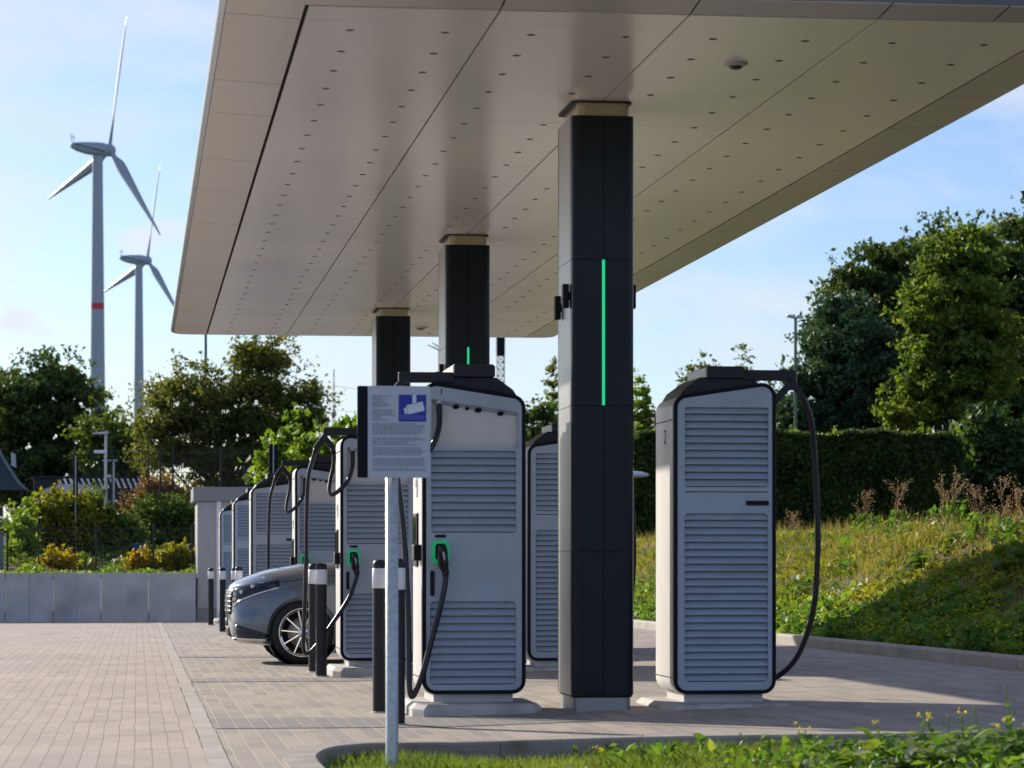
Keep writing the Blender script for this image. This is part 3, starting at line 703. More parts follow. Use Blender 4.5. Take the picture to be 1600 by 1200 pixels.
pR = P(1053, 20.8); right_charger('tall louvred charger alone on the right, its black cable swinging out in a loop', '2', GR, (pR.x, pR.y, 0))
p2 = P(825, 28.8); r2 = right_charger('louvred charger half hidden between charger 1 and the nearest column', '', GR, (p2.x, p2.y, -.035))
r3 = copy_tree(r2)
FAR = [(392, 43.1, -.10, 'louvred charger farther back, largest of the three left of the bonnet'), (364.5, 50.7, -.13, 'middle one of the three far louvred chargers on the left'), (343.5, 59.0, -.165, 'farthest charger, right beside the grey kiosk')]
for i, (px, Z, dz, lab) in enumerate(FAR):
    q = P(px, Z); c = r3 if i == 0 else copy_tree(r2); c.location = (q.x, q.y, dz); c['label'] = lab
    for ch in [k for k in COL.objects if k.parent == c and k.name.split('.')[0] in ('charging_cable', 'swing_arm', 'cable_yoke', 'plug_holder')]: COL.objects.unlink(ch); bpy.data.objects.remove(ch)

# ================================================================ BOLLARDS
M_BOLL = mat('bollard_anthracite', (.011, .014, .018), .45, spec=.35, metal=.0, var=.15, vscale=10)
def bollard(label, px, Z):
    p = P(px, Z); t = thing('bollard', label, 'bollard', p, 0, 'black bollards with a white band')
    MB().lathe([(.055, -.1), (.055, .905)], n=28).build('post', M_BOLL, t)
    MB().lathe([(.0555, .905), (.058, .907), (.058, 1.048), (.0555, 1.05)], n=28).build('reflective_band', M_WHITE, t)
    MB().lathe([(.055, 1.05), (.055, 1.085), (.047, 1.104), (.030, 1.112), (0, 1.114)], n=28).build('cap', M_BOLL, t)
    MB().lathe([(.075, -.1), (.075, .004), (.056, .012)], n=28).build('collar', M_CONC, t)
    return t
for lab, px, Z in (('nearest bollard, just right of the sign post in front of charger 1', 620, 19.5), ('bollard just left of the sign post', 594, 21.2),
                   ('right one of the two bollards before the front wheel of the silver car', 502, 28.6), ('left one of the two bollards before the front wheel of the silver car', 490.5, 29.9),
                   ('bollard right beside the nose of the silver car', 347.7, 50.2), ('leftmost bollard, standing before the grey kiosk', 329.5, 56.7),
                   ('bollard top just above the bonnet, right one of its pair', 373, 44.5), ('bollard top just above the bonnet, left one of its pair', 367, 47.5)):
    bollard(lab, px, Z)

# ================================================================ SIGN IN FRONT
ps = P(612.5, 16.3); ps.z = lawn_z(ps.x, ps.y)
t = thing('camera_notice_sign', 'video surveillance notice with blue camera pictogram on a galvanised post in the lawn', 'sign', ps)
zt = H + (876 - 604) * 16.3 / F - ps.z; zb = H + (876 - 747) * 16.3 / F - ps.z; s = 16.3 / F
MB().lathe([(.0355, -.2), (.0355, zt - .03), (.0, zt - .025)], n=24).build('post', M_GALV, t)
x0 = (557 - 612.5) * s; x1 = (671 - 612.5) * s; xd = (573.5 - 612.5) * s
MB().prism(rrect(x0, xd + .004, zb, zt, .008), -.052, -.044, 'y').build('back_board', M_TRIM, t, .001)
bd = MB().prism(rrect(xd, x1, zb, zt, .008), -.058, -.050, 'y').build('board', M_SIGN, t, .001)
for zc in (zb + .12, zt - .12): MB().box(-.05, .05, -.043, -.030, zc - .015, zc + .015).build('clamp', M_GALV, t, .002)
def sx(px): return (px - 612.5) * s
def sz(py): return H + (876 - py) * s - ps.z
MB().box(sx(621.5), sx(664.5), -.0600, -.0585, sz(659.5), sz(617.5)).build('pictogram_field', M_BLUE, bd)
b = MB(); ca = Matrix.Translation((sx(648), -.0612, sz(638))) @ Matrix.Rotation(R(-14), 4, 'Y')
b.box(-.048, .046, -.0004, .0004, -.026, .026, ca); b.box(-.066, -.050, -.0004, .0004, -.020, .014, ca)
b.box(sx(643), sx(649), -.0616, -.0608, sz(632), sz(617.5)); b.build('camera_pictogram', M_SIGNPIC, bd)
b = MB()
for k in range(2):
    x = sx(624); 
    while x < sx(661): 
        l = random.uniform(.004, .012); b.box(x, min(x + l, sx(662)), -.0614, -.0604, sz(651.5 + k * 3.6), sz(650 + k * 3.6)); x += l + .003
b.build('caption', M_BLUELT, bd)
b = MB()
for (ya, yb, xe, xh) in ((619, 636, 617, 590), (640.5, 657, 617, 590), (662, 680, 664, 640), (684, 696, 664, 630), (699.5, 712.5, 664, 655), (716.5, 728.5, 664, 660), (732, 736, 664, 663)):
    y = ya
    while y < yb:
        x = sx(580.5); end = sx(random.uniform(xh, xe))
        while x < end:
            l = random.uniform(.006, .028); b.box(x, min(x + l, end), -.0592, -.0582, sz(y + 1.5), sz(y)); x += l + .0035
        y += 2.7
b.build('notice_text', M_SIGNTX, bd)

# ================================================================ CAR
def build_car(label, group=None, paint=M_PAINT):
    """local frame: nose at x=0, tail at +x, -y is the left side"""
    t = thing('parked_car', label, 'car')
    # stations: x, half width at sill/side/shoulder, z bottom, z side, z shoulder, z top centre, half width of top
    st = [  # x, zb, wb, zm, wm, zs, ws, zt(edge), wt, zc(centre)
        (0.00, .36, .25, .50, .34, .66, .34, .76, .30, .80),
        (0.03, .28, .46, .49, .56, .66, .52, .82, .44, .875),
        (0.10, .23, .64, .49, .71, .67, .66, .87, .56, .93),
        (0.22, .21, .76, .49, .82, .69, .77, .91, .65, .975),
        (0.38, .20, .84, .49, .885, .71, .85, .95, .71, 1.035),
        (0.60, .19, .90, .50, .93, .76, .91, .995, .75, 1.085),
        (0.95, .20, .91, .50, .945, .82, .925, 1.055, .78, 1.135),
        (1.30, .20, .90, .50, .94, .84, .925, 1.09, .79, 1.17),
        (1.55, .20, .90, .50, .935, .85, .92, 1.11, .80, 1.19),
        (2.30, .20, .90, .50, .935, .86, .92, 1.09, .80, 1.17),
        (3.20, .20, .90, .50, .935, .88, .92, 1.11, .80, 1.18),
        (4.00, .22, .90, .50, .935, .90, .92, 1.13, .79, 1.19),
        (4.40, .26, .86, .52, .90, .90, .88, 1.12, .75, 1.17),
        (4.62, .34, .74, .55, .78, .88, .76, 1.05, .66, 1.08),
        (4.68, .42, .60, .60, .66, .85, .64, .95, .58, .97)]
    b = MB(); rows = []
    for (x, zb_, wb, zm, wm, zs, ws, zt_, wt, zc) in st:
        half = [(0, zb_), (wb * .6, zb_), (wb, zb_ + .03), (wm - .005, (zb_ + zm) / 2), (wm, zm), (ws + .012, (zm + zs) / 2 + .01), (ws, zs), ((ws + wt) / 2 + .035, (zs + zt_) / 2 + .02), (wt, zt_), (wt * .75, zt_ + (zc - zt_) * .62), (wt * .4, zc - .008), (0, zc)]
        rows.append([(x, -y, z) for y, z in half] + [(x, y, z) for y, z in reversed(half[1:-1])])
    n = len(rows[0])
    for r_ in rows: b.v.extend(r_)
    for i in range(len(rows) - 1):
        for j in range(n): b.f.append((i * n + j, i * n + (j + 1) % n, (i + 1) * n + (j + 1) % n, (i + 1) * n + j)); b.sm.append(True)
    for i, rev in ((0, False), (len(rows) - 1, True)):
        ids = [i * n + j for j in range(n)]; b.f.append(tuple(ids if not rev else reversed(ids))); b.sm.append(True)
    body = b.build('body', paint, t)
    ss = body.modifiers.new('Sub', 'SUBSURF'); ss.levels = 2; ss.render_levels = 2
    cut = MB(); wx = (.82, 3.72)
    for x in wx:
        for sy in (-1, 1):
            cut.add(*(lambda q: (q.v, q.f))(MB().prism([(x + .395 * math.cos(a), .36 + .395 * math.sin(a)) for a in [k * math.pi / 20 for k in range(40)]], sy * .62, sy * 1.2, 'y')))
    cu = cut.build('cut', M_BLACK)
    bo = body.modifiers.new('Bool', 'BOOLEAN'); bo.object = cu; bo.operation = 'DIFFERENCE'; bo.solver = 'EXACT'
    bpy.context.view_layer.update()
    me = bpy.data.meshes.new_from_object(body.evaluated_get(bpy.context.evaluated_depsgraph_get()))
    body.modifiers.clear(); body.data = me; me.materials.clear(); me.materials.append(paint)
    me.polygons.foreach_set('use_smooth', [True] * len(me.polygons)); me.polygons.foreach_set('material_index', [0] * len(me.polygons))
    es = body.modifiers.new('Edge', 'EDGE_SPLIT'); es.split_angle = R(38)
    COL.objects.unlink(cu); bpy.data.objects.remove(cu)
    # cladding round the arches and along the sill
    for x in wx:
        for sy in (-1, 1):
            MB().lathe([(.0, .0), (.40, .0), (.40, .30)], (x, sy * .60, .36), 36, M=Matrix.Rotation(R(90) if sy < 0 else R(-90), 4, 'X')).build('wheel_well', M_BLACK, t)
            wh = MB().lathe([(.255, -.10), (.30, -.105), (.335, -.09), (.352, -.05), (.353, .0), (.352, .05), (.335, .09), (.30, .105), (.255, .10)], (0, 0, 0), 56, M=Matrix.Rotation(R(90), 4, 'X')).build('wheel', M_RUB, t)
            wh.location = (x, sy * .835, .353)
            q = MB().lathe([(.240, -.086), (.262, -.102), (.274, -.108), (.272, -.09), (.25, -.07), (.25, .09)], (0, 0, 0), 56, M=Matrix.Rotation(R(90 * sy), 4, 'X')); rim = q.build('rim', M_CHROME, wh)
            b = MB()
            for i in range(10):
                a = 2 * math.pi * i / 10 + .1; Mx = Matrix.Rotation(a, 4, 'Y')
                vs = [Mx @ Vector(v) for v in ((.04, sy * .075, -.010), (.04, sy * .075, .010), (.258, sy * .092, .007), (.258, sy * .092, -.007), (.04, sy * .05, -.010), (.04, sy * .05, .010), (.258, sy * .06, .007), (.258, sy * .06, -.007))]
                b.add(vs, [(0, 1, 2, 3), (4, 7, 6, 5), (0, 4, 5, 1), (1, 5, 6, 2), (2, 6, 7, 3), (3, 7, 4, 0)])
            b.lathe([(0, -.092), (.03, -.09), (.055, -.078), (.055, -.05)], (0, 0, 0), 20, M=Matrix.Rotation(R(90 * sy), 4, 'X')); b.build('spokes', M_CHROME, wh, .002)
            MB().lathe([(0, .0), (.17, .0), (.17, .02), (0, .02)], (0, sy * .03, 0), 36, M=Matrix.Rotation(R(90), 4, 'X')).build('brake_disc', mat('brake_disc', (.35, .32, .28), .4, metal=.6), wh)
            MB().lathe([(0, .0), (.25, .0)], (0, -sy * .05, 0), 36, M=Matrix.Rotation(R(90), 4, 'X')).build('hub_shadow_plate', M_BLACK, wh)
    for sy in (-1, 1):
        MB().box(1.30, 3.31, sy * .93 - .02, sy * .93 + .02, .21, .36).build('sill_trim', M_BLACK, t, .01)
    # cabin
    def arcp(x, wd, z): return [(x, -wd, z)]
    cab = [(1.66, 1.10, .74, 1.14), (2.05, 1.10, .80, 1.46), (2.35, 1.10, .80, 1.60), (3.1, 1.12, .80, 1.62), (3.8, 1.12, .79, 1.56), (4.3, 1.13, .76, 1.35), (4.55, 1.1, .68, 1.12)]
    b = MB()
    for (x, z0, wd, z1) in cab:
        wt_ = wd - (z1 - z0) * .36
        b.v.extend([(x, -wd, z0), (x, -wt_ - .02, z1 - .03), (x, -wt_ * .8, z1), (x, wt_ * .8, z1), (x, wt_ + .02, z1 - .03), (x, wd, z0)])
    for i in range(len(cab) - 1):
        for j in range(5): b.f.append((i * 6 + j, i * 6 + j + 1, (i + 1) * 6 + j + 1, (i + 1) * 6 + j)); b.sm.append(True)
    g = b.build('windows', M_GLASS, t)
    b = MB()
    for (x, z0, wd, z1) in cab[1:6]:
        wt_ = wd - (z1 - z0) * .36; b.v.extend([(x, -wt_ - .025, z1 - .035), (x, -wt_ * .8, z1 + .012), (x, 0, z1 + .03), (x, wt_ * .8, z1 + .012), (x, wt_ + .025, z1 - .035)])
    for i in range(4):
        for j in range(4): b.f.append((i * 5 + j, i * 5 + j + 1, (i + 1) * 5 + j + 1, (i + 1) * 5 + j)); b.sm.append(True)
    b.build('roof', paint, t)
    for sy in (-1, 1):
        b = MB(); b.tube([(1.66, sy * .76, 1.13), (2.05, sy * .70, 1.43), (2.35, sy * .635, 1.57)], .022, 8); b.tube([(2.75, sy * .80, 1.1), (2.8, sy * .64, 1.59)], .03, 8); b.tube([(4.0, sy * .79, 1.1), (3.75, sy * .66, 1.53)], .05, 8)
        b.build('pillar', paint, t)
        MB().lathe([(0, -.09), (.06, -.07), (.085, 0), (.06, .07), (0, .09)], (1.75, sy * 1.0, 1.14), 14, M=Matrix.Rotation(R(90), 4, 'X') @ Matrix.Scale(.8, 4, (1, 0, 0))).build('mirror', paint, t)
    # surface on the nose, found by ray casting so lamps and grille hug the body
    bpy.context.view_layer.update()
    bm = bmesh.new(); bm.from_mesh(body.data)
    from mathutils.bvhtree import BVHTree
    bvh = BVHTree.FromBMesh(bm)
    def on(y, z, d=.004, frm='x'):
        if frm == 'x': h = bvh.ray_cast(Vector((-1, y, z)), Vector((1, 0, 0)))
        else: h = bvh.ray_cast(Vector((y, -2, z)), Vector((0, 1, 0)))
        if h[0] is None: return None
        return h[0] + h[1].normalized() * (d if h[1].dot(Vector((-1, 0, 0)) if frm == 'x' else Vector((0, -1, 0))) > 0 else -d)
    def patch(poly_fn, nu, nv, d, frm, name, m, par=t, mirror_y=False):
        for sy in ((-1, 1) if mirror_y else (1,)):
            vs = []; 
            for i in range(nu + 1):
                for j in range(nv + 1):
                    a, z = poly_fn(i / nu, j / nv); p = on(a, z, d, frm)
                    if p is None: p = Vector((.05, a, z)) if frm == 'x' else Vector((a, -.6, z))
                    vs.append((p.x, p.y if sy == 1 else -p.y, p.z))
            b = MB(); b.add(vs, [(i * (nv + 1) + j, i * (nv + 1) + j + 1, (i + 1) * (nv + 1) + j + 1, (i + 1) * (nv + 1) + j) for i in range(nu) for j in range(nv)], True)
            o = b.build(name, m, par); so = o.modifiers.new('S', 'SOLIDIFY'); so.thickness = .006; so.offset = 0
    # headlight: long wedge swept back along the wing  (frm y: a is x position)
    def hl(u, v):
        x = .06 + u * .50; lo_ = .64 + .21 * u ** .6 ; hi_ = .855 + .085 * u
        return x, lo_ + (hi_ - lo_) * v
    def hlrim(u, v):
        x = .06 + u * .50; lo_ = .64 + .21 * u ** .6; return x, lo_ - .006 + v * .014
    for sy in (1, -1):
        pass
    patch(hl, 16, 6, .006, 'y', 'headlight', M_LENSH, mirror_y=True)
    patch(hlrim, 16, 1, .009, 'y', 'headlight_trim', M_CHROME, mirror_y=True)
    patch(lambda u, v: (-.52 + u * 1.04, .55 + (.27) * v), 18, 6, .004, 'x', 'grille', M_BLACK)
    for z in (.80, .745, .69, .635, .585):
        patch(lambda u, v: (-.54 + u * 1.08, z + v * .013), 20, 1, .013, 'x', 'grille_bar', M_CHROME)
    patch(lambda u, v: (-.40 + u * .8, .30 + .11 * v), 12, 4, .004, 'x', 'air_intake', M_BLACK)
    def blade(u, v):
        x = .05 + u * .42; return x, .255 + .015 * (1 - u) + v * .028
    patch(blade, 12, 1, .010, 'y', 'bumper_trim', M_CHROME, mirror_y=True)
    patch(lambda u, v: (.06 + u * .40, .295 + .12 * (1 - u) * v + .03 * v), 12, 3, .004, 'y', 'side_intake', M_LENSH, mirror_y=True)
    patch(lambda u, v: (-.20 + u * .40, .415 + v * .085), 6, 2, .006, 'x', 'number_plate_holder', M_BLACK)
    for sy in (-1, 1):
        for (lx_, lz_) in ((.15, .80), (.27, .86)):
            p_ = on(lx_, lz_, .012, 'y'); MB().lathe([(0, .012), (.02, .008), (.026, 0)], (p_.x, p_.y if sy < 0 else -p_.y, p_.z), 12, M=Matrix.Rotation(R(90) if sy < 0 else R(-90), 4, 'X')).build('lamp_lens', M_CHROME, t)
    # seams of bonnet and door
    def line(pts, frm='y'):
        q = [on(a, z, .001, frm) for a, z in pts]; q = [k for k in q if k is not None]
        return q
    b = MB()
    q = line([(.14 + .1 * k, .862 + .012 * k) for k in range(12)])
    if len(q) > 2: b.tube(q, .004, 5)
    q = line([(1.42, .30 + .07 * k) for k in range(10)])
    if len(q) > 2: b.tube(q, .004, 5)
    b.build('panel_seams', M_BLACK, t)
    bm.free()
    # mud flap under the nose
    for sy in (-1, 1): MB().box(.50, .53, sy * .75 - .05, sy * .75 + .05, .10, .22).build('air_deflector', M_BLACK, t)
    return t
car = build_car('silver blue parked car, its nose out between second and third left chargers')
CYAW = R(.8)
wc = P(475, 32.45)
lw = Vector((.82, -.90, 0)); rot = Matrix.Rotation(CYAW, 3, 'Z'); q = rot @ lw
car.location = (wc.x - q.x, wc.y - q.y, gz(1.8, wc.y) + .0); car.rotation_euler = (0, 0, CYAW); car.scale = (.985, .985, 1)

# ================================================================ LEFT BACKGROUND: wall, kiosk, fences
wl = thing('retaining_wall', 'low bluish grey concrete retaining wall along the far left edge of the paving', 'wall', (-3, WALL_Y, gz(0, WALL_Y)))
xk = P(305, 62).x; zt_w = .845; x = xk
while x > -14:
    for hw in (0, 1):
        b = MB().box(x - .487 + 3, x - (.004 if hw == 0 else .002) + 3, 0, .18, -.3, zt_w - gz(0, WALL_Y)); b.build('wall_element', M_WALLC, wl, .004); x -= .49
    x -= .008
kx0 = P(303, 62).x
kt = thing('transformer_kiosk', 'flat roofed light grey kiosk at the far end behind the chargers', 'kiosk', (kx0, WALL_Y + .1, gz(2, WALL_Y)))
M_KIO = mat('kiosk_render', (.36, .37, .38), .8, var=.05, bump=.2, bscale=40); M_KIOR = mat('kiosk_roof', (.22, .225, .23), .6, var=.08)
MB().box(.06, 3.4, 0, 2.6, -.1, 2.52).build('wall', M_KIO, kt, .01)
MB().box(.055, 3.405, -.006, 2.606, -.1, .28).build('base', M_KIOR, kt, .004)
MB().box(-.03, 3.5, -.10, 2.7, 2.522, 2.82).build('roof', M_KIOR, kt, .02)
MB().box(.46, .56, -.03, -.008, -.05, 2.80).build('cable_duct', M_WHITE, kt, .006)
for z in (.5, 1.2, 2.0): MB().lathe([(0, 0), (.012, 0), (.012, .01)], (.51, -.031, z), 8, M=Matrix.Rotation(R(90), 4, 'X')).build('screw', M_BLACK, kt)

def mesh_fence(label, px0, px1, Z, py_top, z_base, posts, pitch, hp, group='steel mesh fences'):
    a = P(px0, Z); c = P(px1, Z); top = P(0, Z, py_top).z
    t = thing('mesh_fence', label, 'fence', (a.x, a.y, z_base), 0, group); hh = top - z_base; L = c.x - a.x; sl = (c.y - a.y) / L
    b = MB(); x = 0; r = .004
    while x < L: b.box(x - r, x + r, x * sl - r, x * sl + r, 0, hh); x += pitch
    z = .05
    while z < hh: b.box(0, L, -.004, .004 , z - .005, z + .005, Matrix.Rotation(math.atan(sl), 4, 'Z') @ Matrix.Translation((0, -.010, 0))); z += hp
    b.build('mesh_panel', M_FENCE, t)
    for pxp in posts:
        q = P(pxp, Z); x = q.x - a.x; MB().box(x - .02, x + .02, x * sl - .02, x * sl + .02, -.1, hh + .05).build('post', M_FENCE, t, .004)
    return t
mesh_fence('low mesh fence standing right behind the concrete wall', 13, 302, 63.2, 822, .74, (60, 150, 240, 300), .072, .20)
mesh_fence('tall fine mesh fence between the dark posts and the birch', 118, 232, 72.0, 700, 1.0, (118, 175, 232), .06, .25)
mesh_fence('tall fine mesh fence right behind the kiosk', 238, 395, 73.0, 701, 1.0, (251, 270, 345), .06, .25)
# gate at the left edge
p = P(-12, 63.4); t = thing('gate', 'slate grey gate leaf in a rounded tube frame at the left edge', 'gate', (p.x, p.y, .74))
MB().box(-.2, .24, .0, .02, .02, .93).build('panel', mat('slate_sheet', (.14, .17, .20), .6), t)
MB().tube(smooth_path([(.32, .01, 0), (.32, .01, .85), (.28, .01, .98), (.15, .01, 1.03), (-.2, .01, 1.04)], 5), .025, 8).build('frame', M_FENCE, t)

# ================================================================ VEGETATION
G_DARK = leaf_mat('leaf_dark', [(.018, .046, .018), (.036, .080, .024), (.070, .120, .030), (.14, .15, .03)], .4)
G_MID = leaf_mat('leaf_mid', [(0.030, 0.068, 0.019), (0.061, 0.115, 0.024), (0.115, 0.169, 0.034), (0.203, 0.203, 0.041)], .45)
G_BRIGHT = leaf_mat('leaf_bright', [(0.068, 0.135, 0.019), (0.121, 0.216, 0.027), (0.216, 0.311, 0.041), (0.297, 0.324, 0.054)], .5)
G_PINE = leaf_mat('leaf_pine', [(.022, .060, .038), (.038, .090, .050), (.06, .125, .06), (.085, .13, .05)], .25)
G_BIRCH = leaf_mat('leaf_birch', [(.05, .085, .022), (.09, .125, .03), (.15, .17, .04), (.24, .21, .05)], .45)
G_MAPLE = leaf_mat('leaf_maple', [(.042, .085, .018), (.085, .150, .026), (.15, .215, .034), (.24, .27, .045)], .55, nscale=.5)
G_YEL = leaf_mat('leaf_yellow', [(0.135, 0.162, 0.020), (0.338, 0.297, 0.027), (0.567, 0.378, 0.027), (0.600, 0.216, 0.041)], .5)
G_RUST = leaf_mat('leaf_rust', [(0.135, 0.095, 0.041), (0.230, 0.135, 0.054), (0.270, 0.176, 0.068), (0.216, 0.189, 0.068)], .4)
G_HEDGE = leaf_mat('leaf_hedge', [(.018, .045, .012), (.034, .075, .018), (.065, .115, .024), (.15, .15, .03)], .45, nscale=1.2)
G_DRY = leaf_mat('dry_plant', [(.20, .15, .08), (.30, .20, .11), (.34, .22, .14), (.22, .20, .08)], .3)
G_GRASS = leaf_mat('grass_blade', [(.06, .12, .02), (.11, .175, .03), (.17, .235, .045), (.27, .28, .08)], .5, nscale=1.5)
G_WEED = leaf_mat('weed_leaf', [(.04, .105, .02), (.085, .18, .03), (.16, .27, .04), (.28, .32, .06)], .45, nscale=1.2)
G_WEEDP = leaf_mat('weed_pale', [(.10, .15, .09), (.16, .22, .13), (.25, .30, .20), (.34, .36, .28)], .3, nscale=1.2)
G_FLOW = leaf_mat('yellow_flower', [(.55, .45, .01), (.70, .58, .02), (.75, .62, .03)], .35)

def crown_points(blobs, n, clump=.9, per=55, shell=.45, hang=0):
    """clumped points through the volume of several ellipsoids (world units); clumps stretch outwards like branch tips"""
    vol = np.array([b[3] * b[4] * b[5] for b in blobs]) ** .75; vol /= vol.sum(); k = max(4, n // per); out_ = []; cent = []
    idx = rng.choice(len(blobs), k, p=vol)
    for i in idx:
        cx, cy, cz, rx, ry, rz = blobs[i]; d = rng.normal(size=3); d /= np.linalg.norm(d); r = shell + (1.06 - shell) * rng.random() ** .6 if rng.random() < .85 else rng.random() ** .4
        c = np.array([cx + d[0] * rx * r, cy + d[1] * ry * r, cz + d[2] * rz * r]); cent.append(c)
        s = clump * (.35 + rng.random() ** 1.5 * 1.1); tip = d + np.array([0, 0, .5]) + rng.normal(size=3) * .4; tip /= np.linalg.norm(tip)
        q = rng.normal(size=(per, 3)) * np.array([s, s, s * .6]) * .36; a = rng.random((per, 1)) ** 1.3; q = q * (1 - .65 * a) + tip * a * s * 1.15; out_.append(c + q)
    # sprigs that stick out of the outline
    for _ in range(k // 5):
        cx, cy, cz, rx, ry, rz = blobs[rng.integers(len(blobs))]; d = rng.normal(size=3); d[2] = abs(d[2]) * .9; d /= np.linalg.norm(d)
        c = np.array([cx + d[0] * rx, cy + d[1] * ry, cz + d[2] * rz]); L_ = clump * rng.uniform(.5, 1.3); a = rng.random((per // 3, 1)); up_ = d * .6 + np.array([0, 0, .7])
        out_.append(c + up_ * a * L_ + rng.normal(size=(per // 3, 3)) * .10 * clump * (1.2 - a))
    return np.concatenate(out_), cent
def tree(name, label, cat, px, Z, zbase, blobs_px, n, leaf, m, clump=.9, per=55, group=None, trunk=.16, limbs=10, wy=None, shell=.45, carve=-.25):
    base = P(px, Z); base.z = zbase; s = Z / F
    t = thing(name, label, cat, base, 0, group); blobs = []
    for (bx, by, rx, ry) in blobs_px:
        c = P(bx, Z, by); r = (rx + ry) / 2 * s; blobs.append((c.x - base.x, c.y - base.y + rng.uniform(-.3, .3) * r, c.z - base.z, rx * s, r * .9, ry * s))
    if len(blobs) > 2 and n > 15000:
        nb = []
        for (cx, cy, cz, rx, ry, rz) in blobs:
            nb.append((cx, cy, cz, rx * .80, ry * .80, rz * .80))
            for _ in range(7):
                d = rng.normal(size=3); d /= np.linalg.norm(d); q = rng.uniform(.20, .42); f_ = rng.uniform(.6, 1.0)
                nb.append((cx + d[0] * rx * f_, cy + d[1] * ry * f_, cz + d[2] * rz * f_, rx * q, ry * q, rz * q * 1.1))
        blobs = nb
    if Z > 81 and name.endswith('tree'): n = int(n * 2.5); leaf = leaf * .58; per = int(per * 1.5); clump = clump * .95
    pts, cent = crown_points(blobs, n, clump, per, shell)
    if Z > 81:      # gaps and hollows between the boughs
        w_ = 2 * math.pi / (clump * 1.9); ph = rng.uniform(0, 6, 9); x_, y_, z_ = pts[:, 0] * w_, pts[:, 1] * w_, pts[:, 2] * w_ * 1.25
        v = np.sin(x_ + 1.3 * np.sin(z_ * .7 + ph[0]) + ph[1]) * np.cos(y_ * .9 + ph[2]) + np.sin(z_ + .9 * np.sin(x_ * .6 + ph[3]) + ph[4]) + .6 * np.sin(x_ * 1.9 + ph[5]) * np.sin(z_ * 2.1 + y_ + ph[6])
        pts = pts[v + rng.normal(size=len(pts)) * .22 > carve]
    leaves('crown', pts, leaf, m, t)
    top = max(c[2] + c[5] * .4 for c in blobs); b = MB()
    mx_ = sum(c[0] for c in blobs) / len(blobs); my_ = sum(c[1] for c in blobs) / len(blobs)
    tp = smooth_path([(0, 0, -.3), (mx_ * .1, my_ * .2, top * .3), (mx_ * .5, my_ * .6, top * .6), (mx_ * .8, my_, top * .9)], 4)
    b.tube(tp, [trunk * (1 - .85 * i / (len(tp) - 1)) for i in range(len(tp))], 8)
    for c in [cent[int(i)] for i in rng.choice(len(cent), min(limbs, len(cent)), replace=False)]:
        z0 = max(.15 * top, min(c[2] * .55, top * .8)); a = tp[min(len(tp) - 1, int(z0 / top * .95 * (len(tp) - 1)))]
        mid = (Vector(a) + Vector(c)) / 2 + Vector((0, 0, -.1 * top * rng.random())); b.tube(smooth_path([a, mid, Vector(c)], 4), [trunk * .32, trunk * .29, trunk * .26, trunk * .23, trunk * .2, trunk * .16, trunk * .12, trunk * .08, trunk * .04], 5)
    b.build('trunk', M_BARK, t)
    return t
GTL = 'trees behind the fences on the left'
tree('broadleaf_tree', 'big dark broadleaf tree at the left edge, before the foot of the large turbine', 'tree', 70, 125, 1.2,
     [(55, 650, 75, 62), (90, 648, 50, 45), (10, 680, 60, 60), (128, 722, 38, 50), (60, 740, 100, 55), (85, 605, 35, 28)], 62000, .26, G_DARK, 1.1, 60, GTL, .35, 18)
tree('broadleaf_tree', 'smaller green tree right of the big dark one, touching the second turbine', 'tree', 185, 118, 1.2,
     [(185, 708, 28, 36), (205, 715, 18, 28), (160, 692, 20, 26), (190, 745, 45, 40)], 20000, .24, G_MID, .9, 55, GTL, .2, 10)
tree('broadleaf_tree', 'pale green distant tree top peeping out at the very left edge', 'tree', 2, 170, 1.2, [(0, 630, 26, 38), (-10, 680, 40, 50)], 9000, .3, G_MID, 1.1, 60, GTL, .2, 6)
tree('birch_tree', 'wide loose crowned light green tree behind the kiosk, sky showing through', 'tree', 350, 96, 1.2,
     [(275, 640, 42, 48), (255, 690, 35, 60), (330, 655, 48, 50), (400, 590, 32, 48), (420, 650, 52, 60), (475, 645, 30, 48), (350, 715, 95, 55), (300, 600, 22, 26), (440, 715, 60, 45), (420, 560, 22, 22), (385, 570, 14, 30)],
     30000, .165, G_BIRCH, .75, 30, GTL, .22, 46, shell=.25, carve=-.62)
tree('shrub', 'bright green shrub climbing beside the dark post above the far chargers', 'shrub', 440, 84, 1.1, [(452, 690, 12, 26), (425, 725, 20, 26), (455, 730, 20, 20), (440, 745, 30, 22), (456, 672, 7, 14)], 4200, .17, G_BRIGHT, .42, 30, None, .06, 6)
tree('shrub', 'green and yellow shrub seen through the cable yoke of the second charger', 'shrub', 505, 82, 1.1, [(490, 705, 14, 16), (520, 700, 22, 14), (500, 730, 40, 22), (545, 690, 14, 24)], 4600, .16, G_BRIGHT, .4, 30, None, .06, 6)
# shrubs between wall and fences
GS = 'shrubs behind the low wall'
def shrub(label, px, Z, blobs, n, leaf, m, cl=.35, nm='shrub', cat='shrub'): return tree(nm, label, cat, px, Z, emb_z(0, Z) - .05, blobs, n, leaf, m, cl, 30, GS, .03, 8, shell=.5)
shrub('large rounded shrub with yellow and reddish leaves behind the low fence', 95, 69, [(95, 815, 42, 34), (75, 830, 36, 28), (125, 820, 28, 30), (95, 860, 55, 22), (45, 845, 18, 30)], 15000, .085, leaf_mat('leaf_yellow_green', [(.06, .10, .015), (.14, .17, .02), (.26, .25, .03), (.42, .26, .03)], .5))
shrub('tall thin yellow green reeds at the left, beside the rounded shrub', 30, 67, [(34, 850, 12, 34), (42, 830, 7, 34), (20, 880, 16, 16)], 2200, .09, G_BRIGHT)
shrub('green shrub below the lamp posts', 170, 69.5, [(165, 835, 28, 26), (190, 845, 26, 24), (150, 800, 12, 18), (175, 870, 45, 20)], 9000, .085, G_MID)
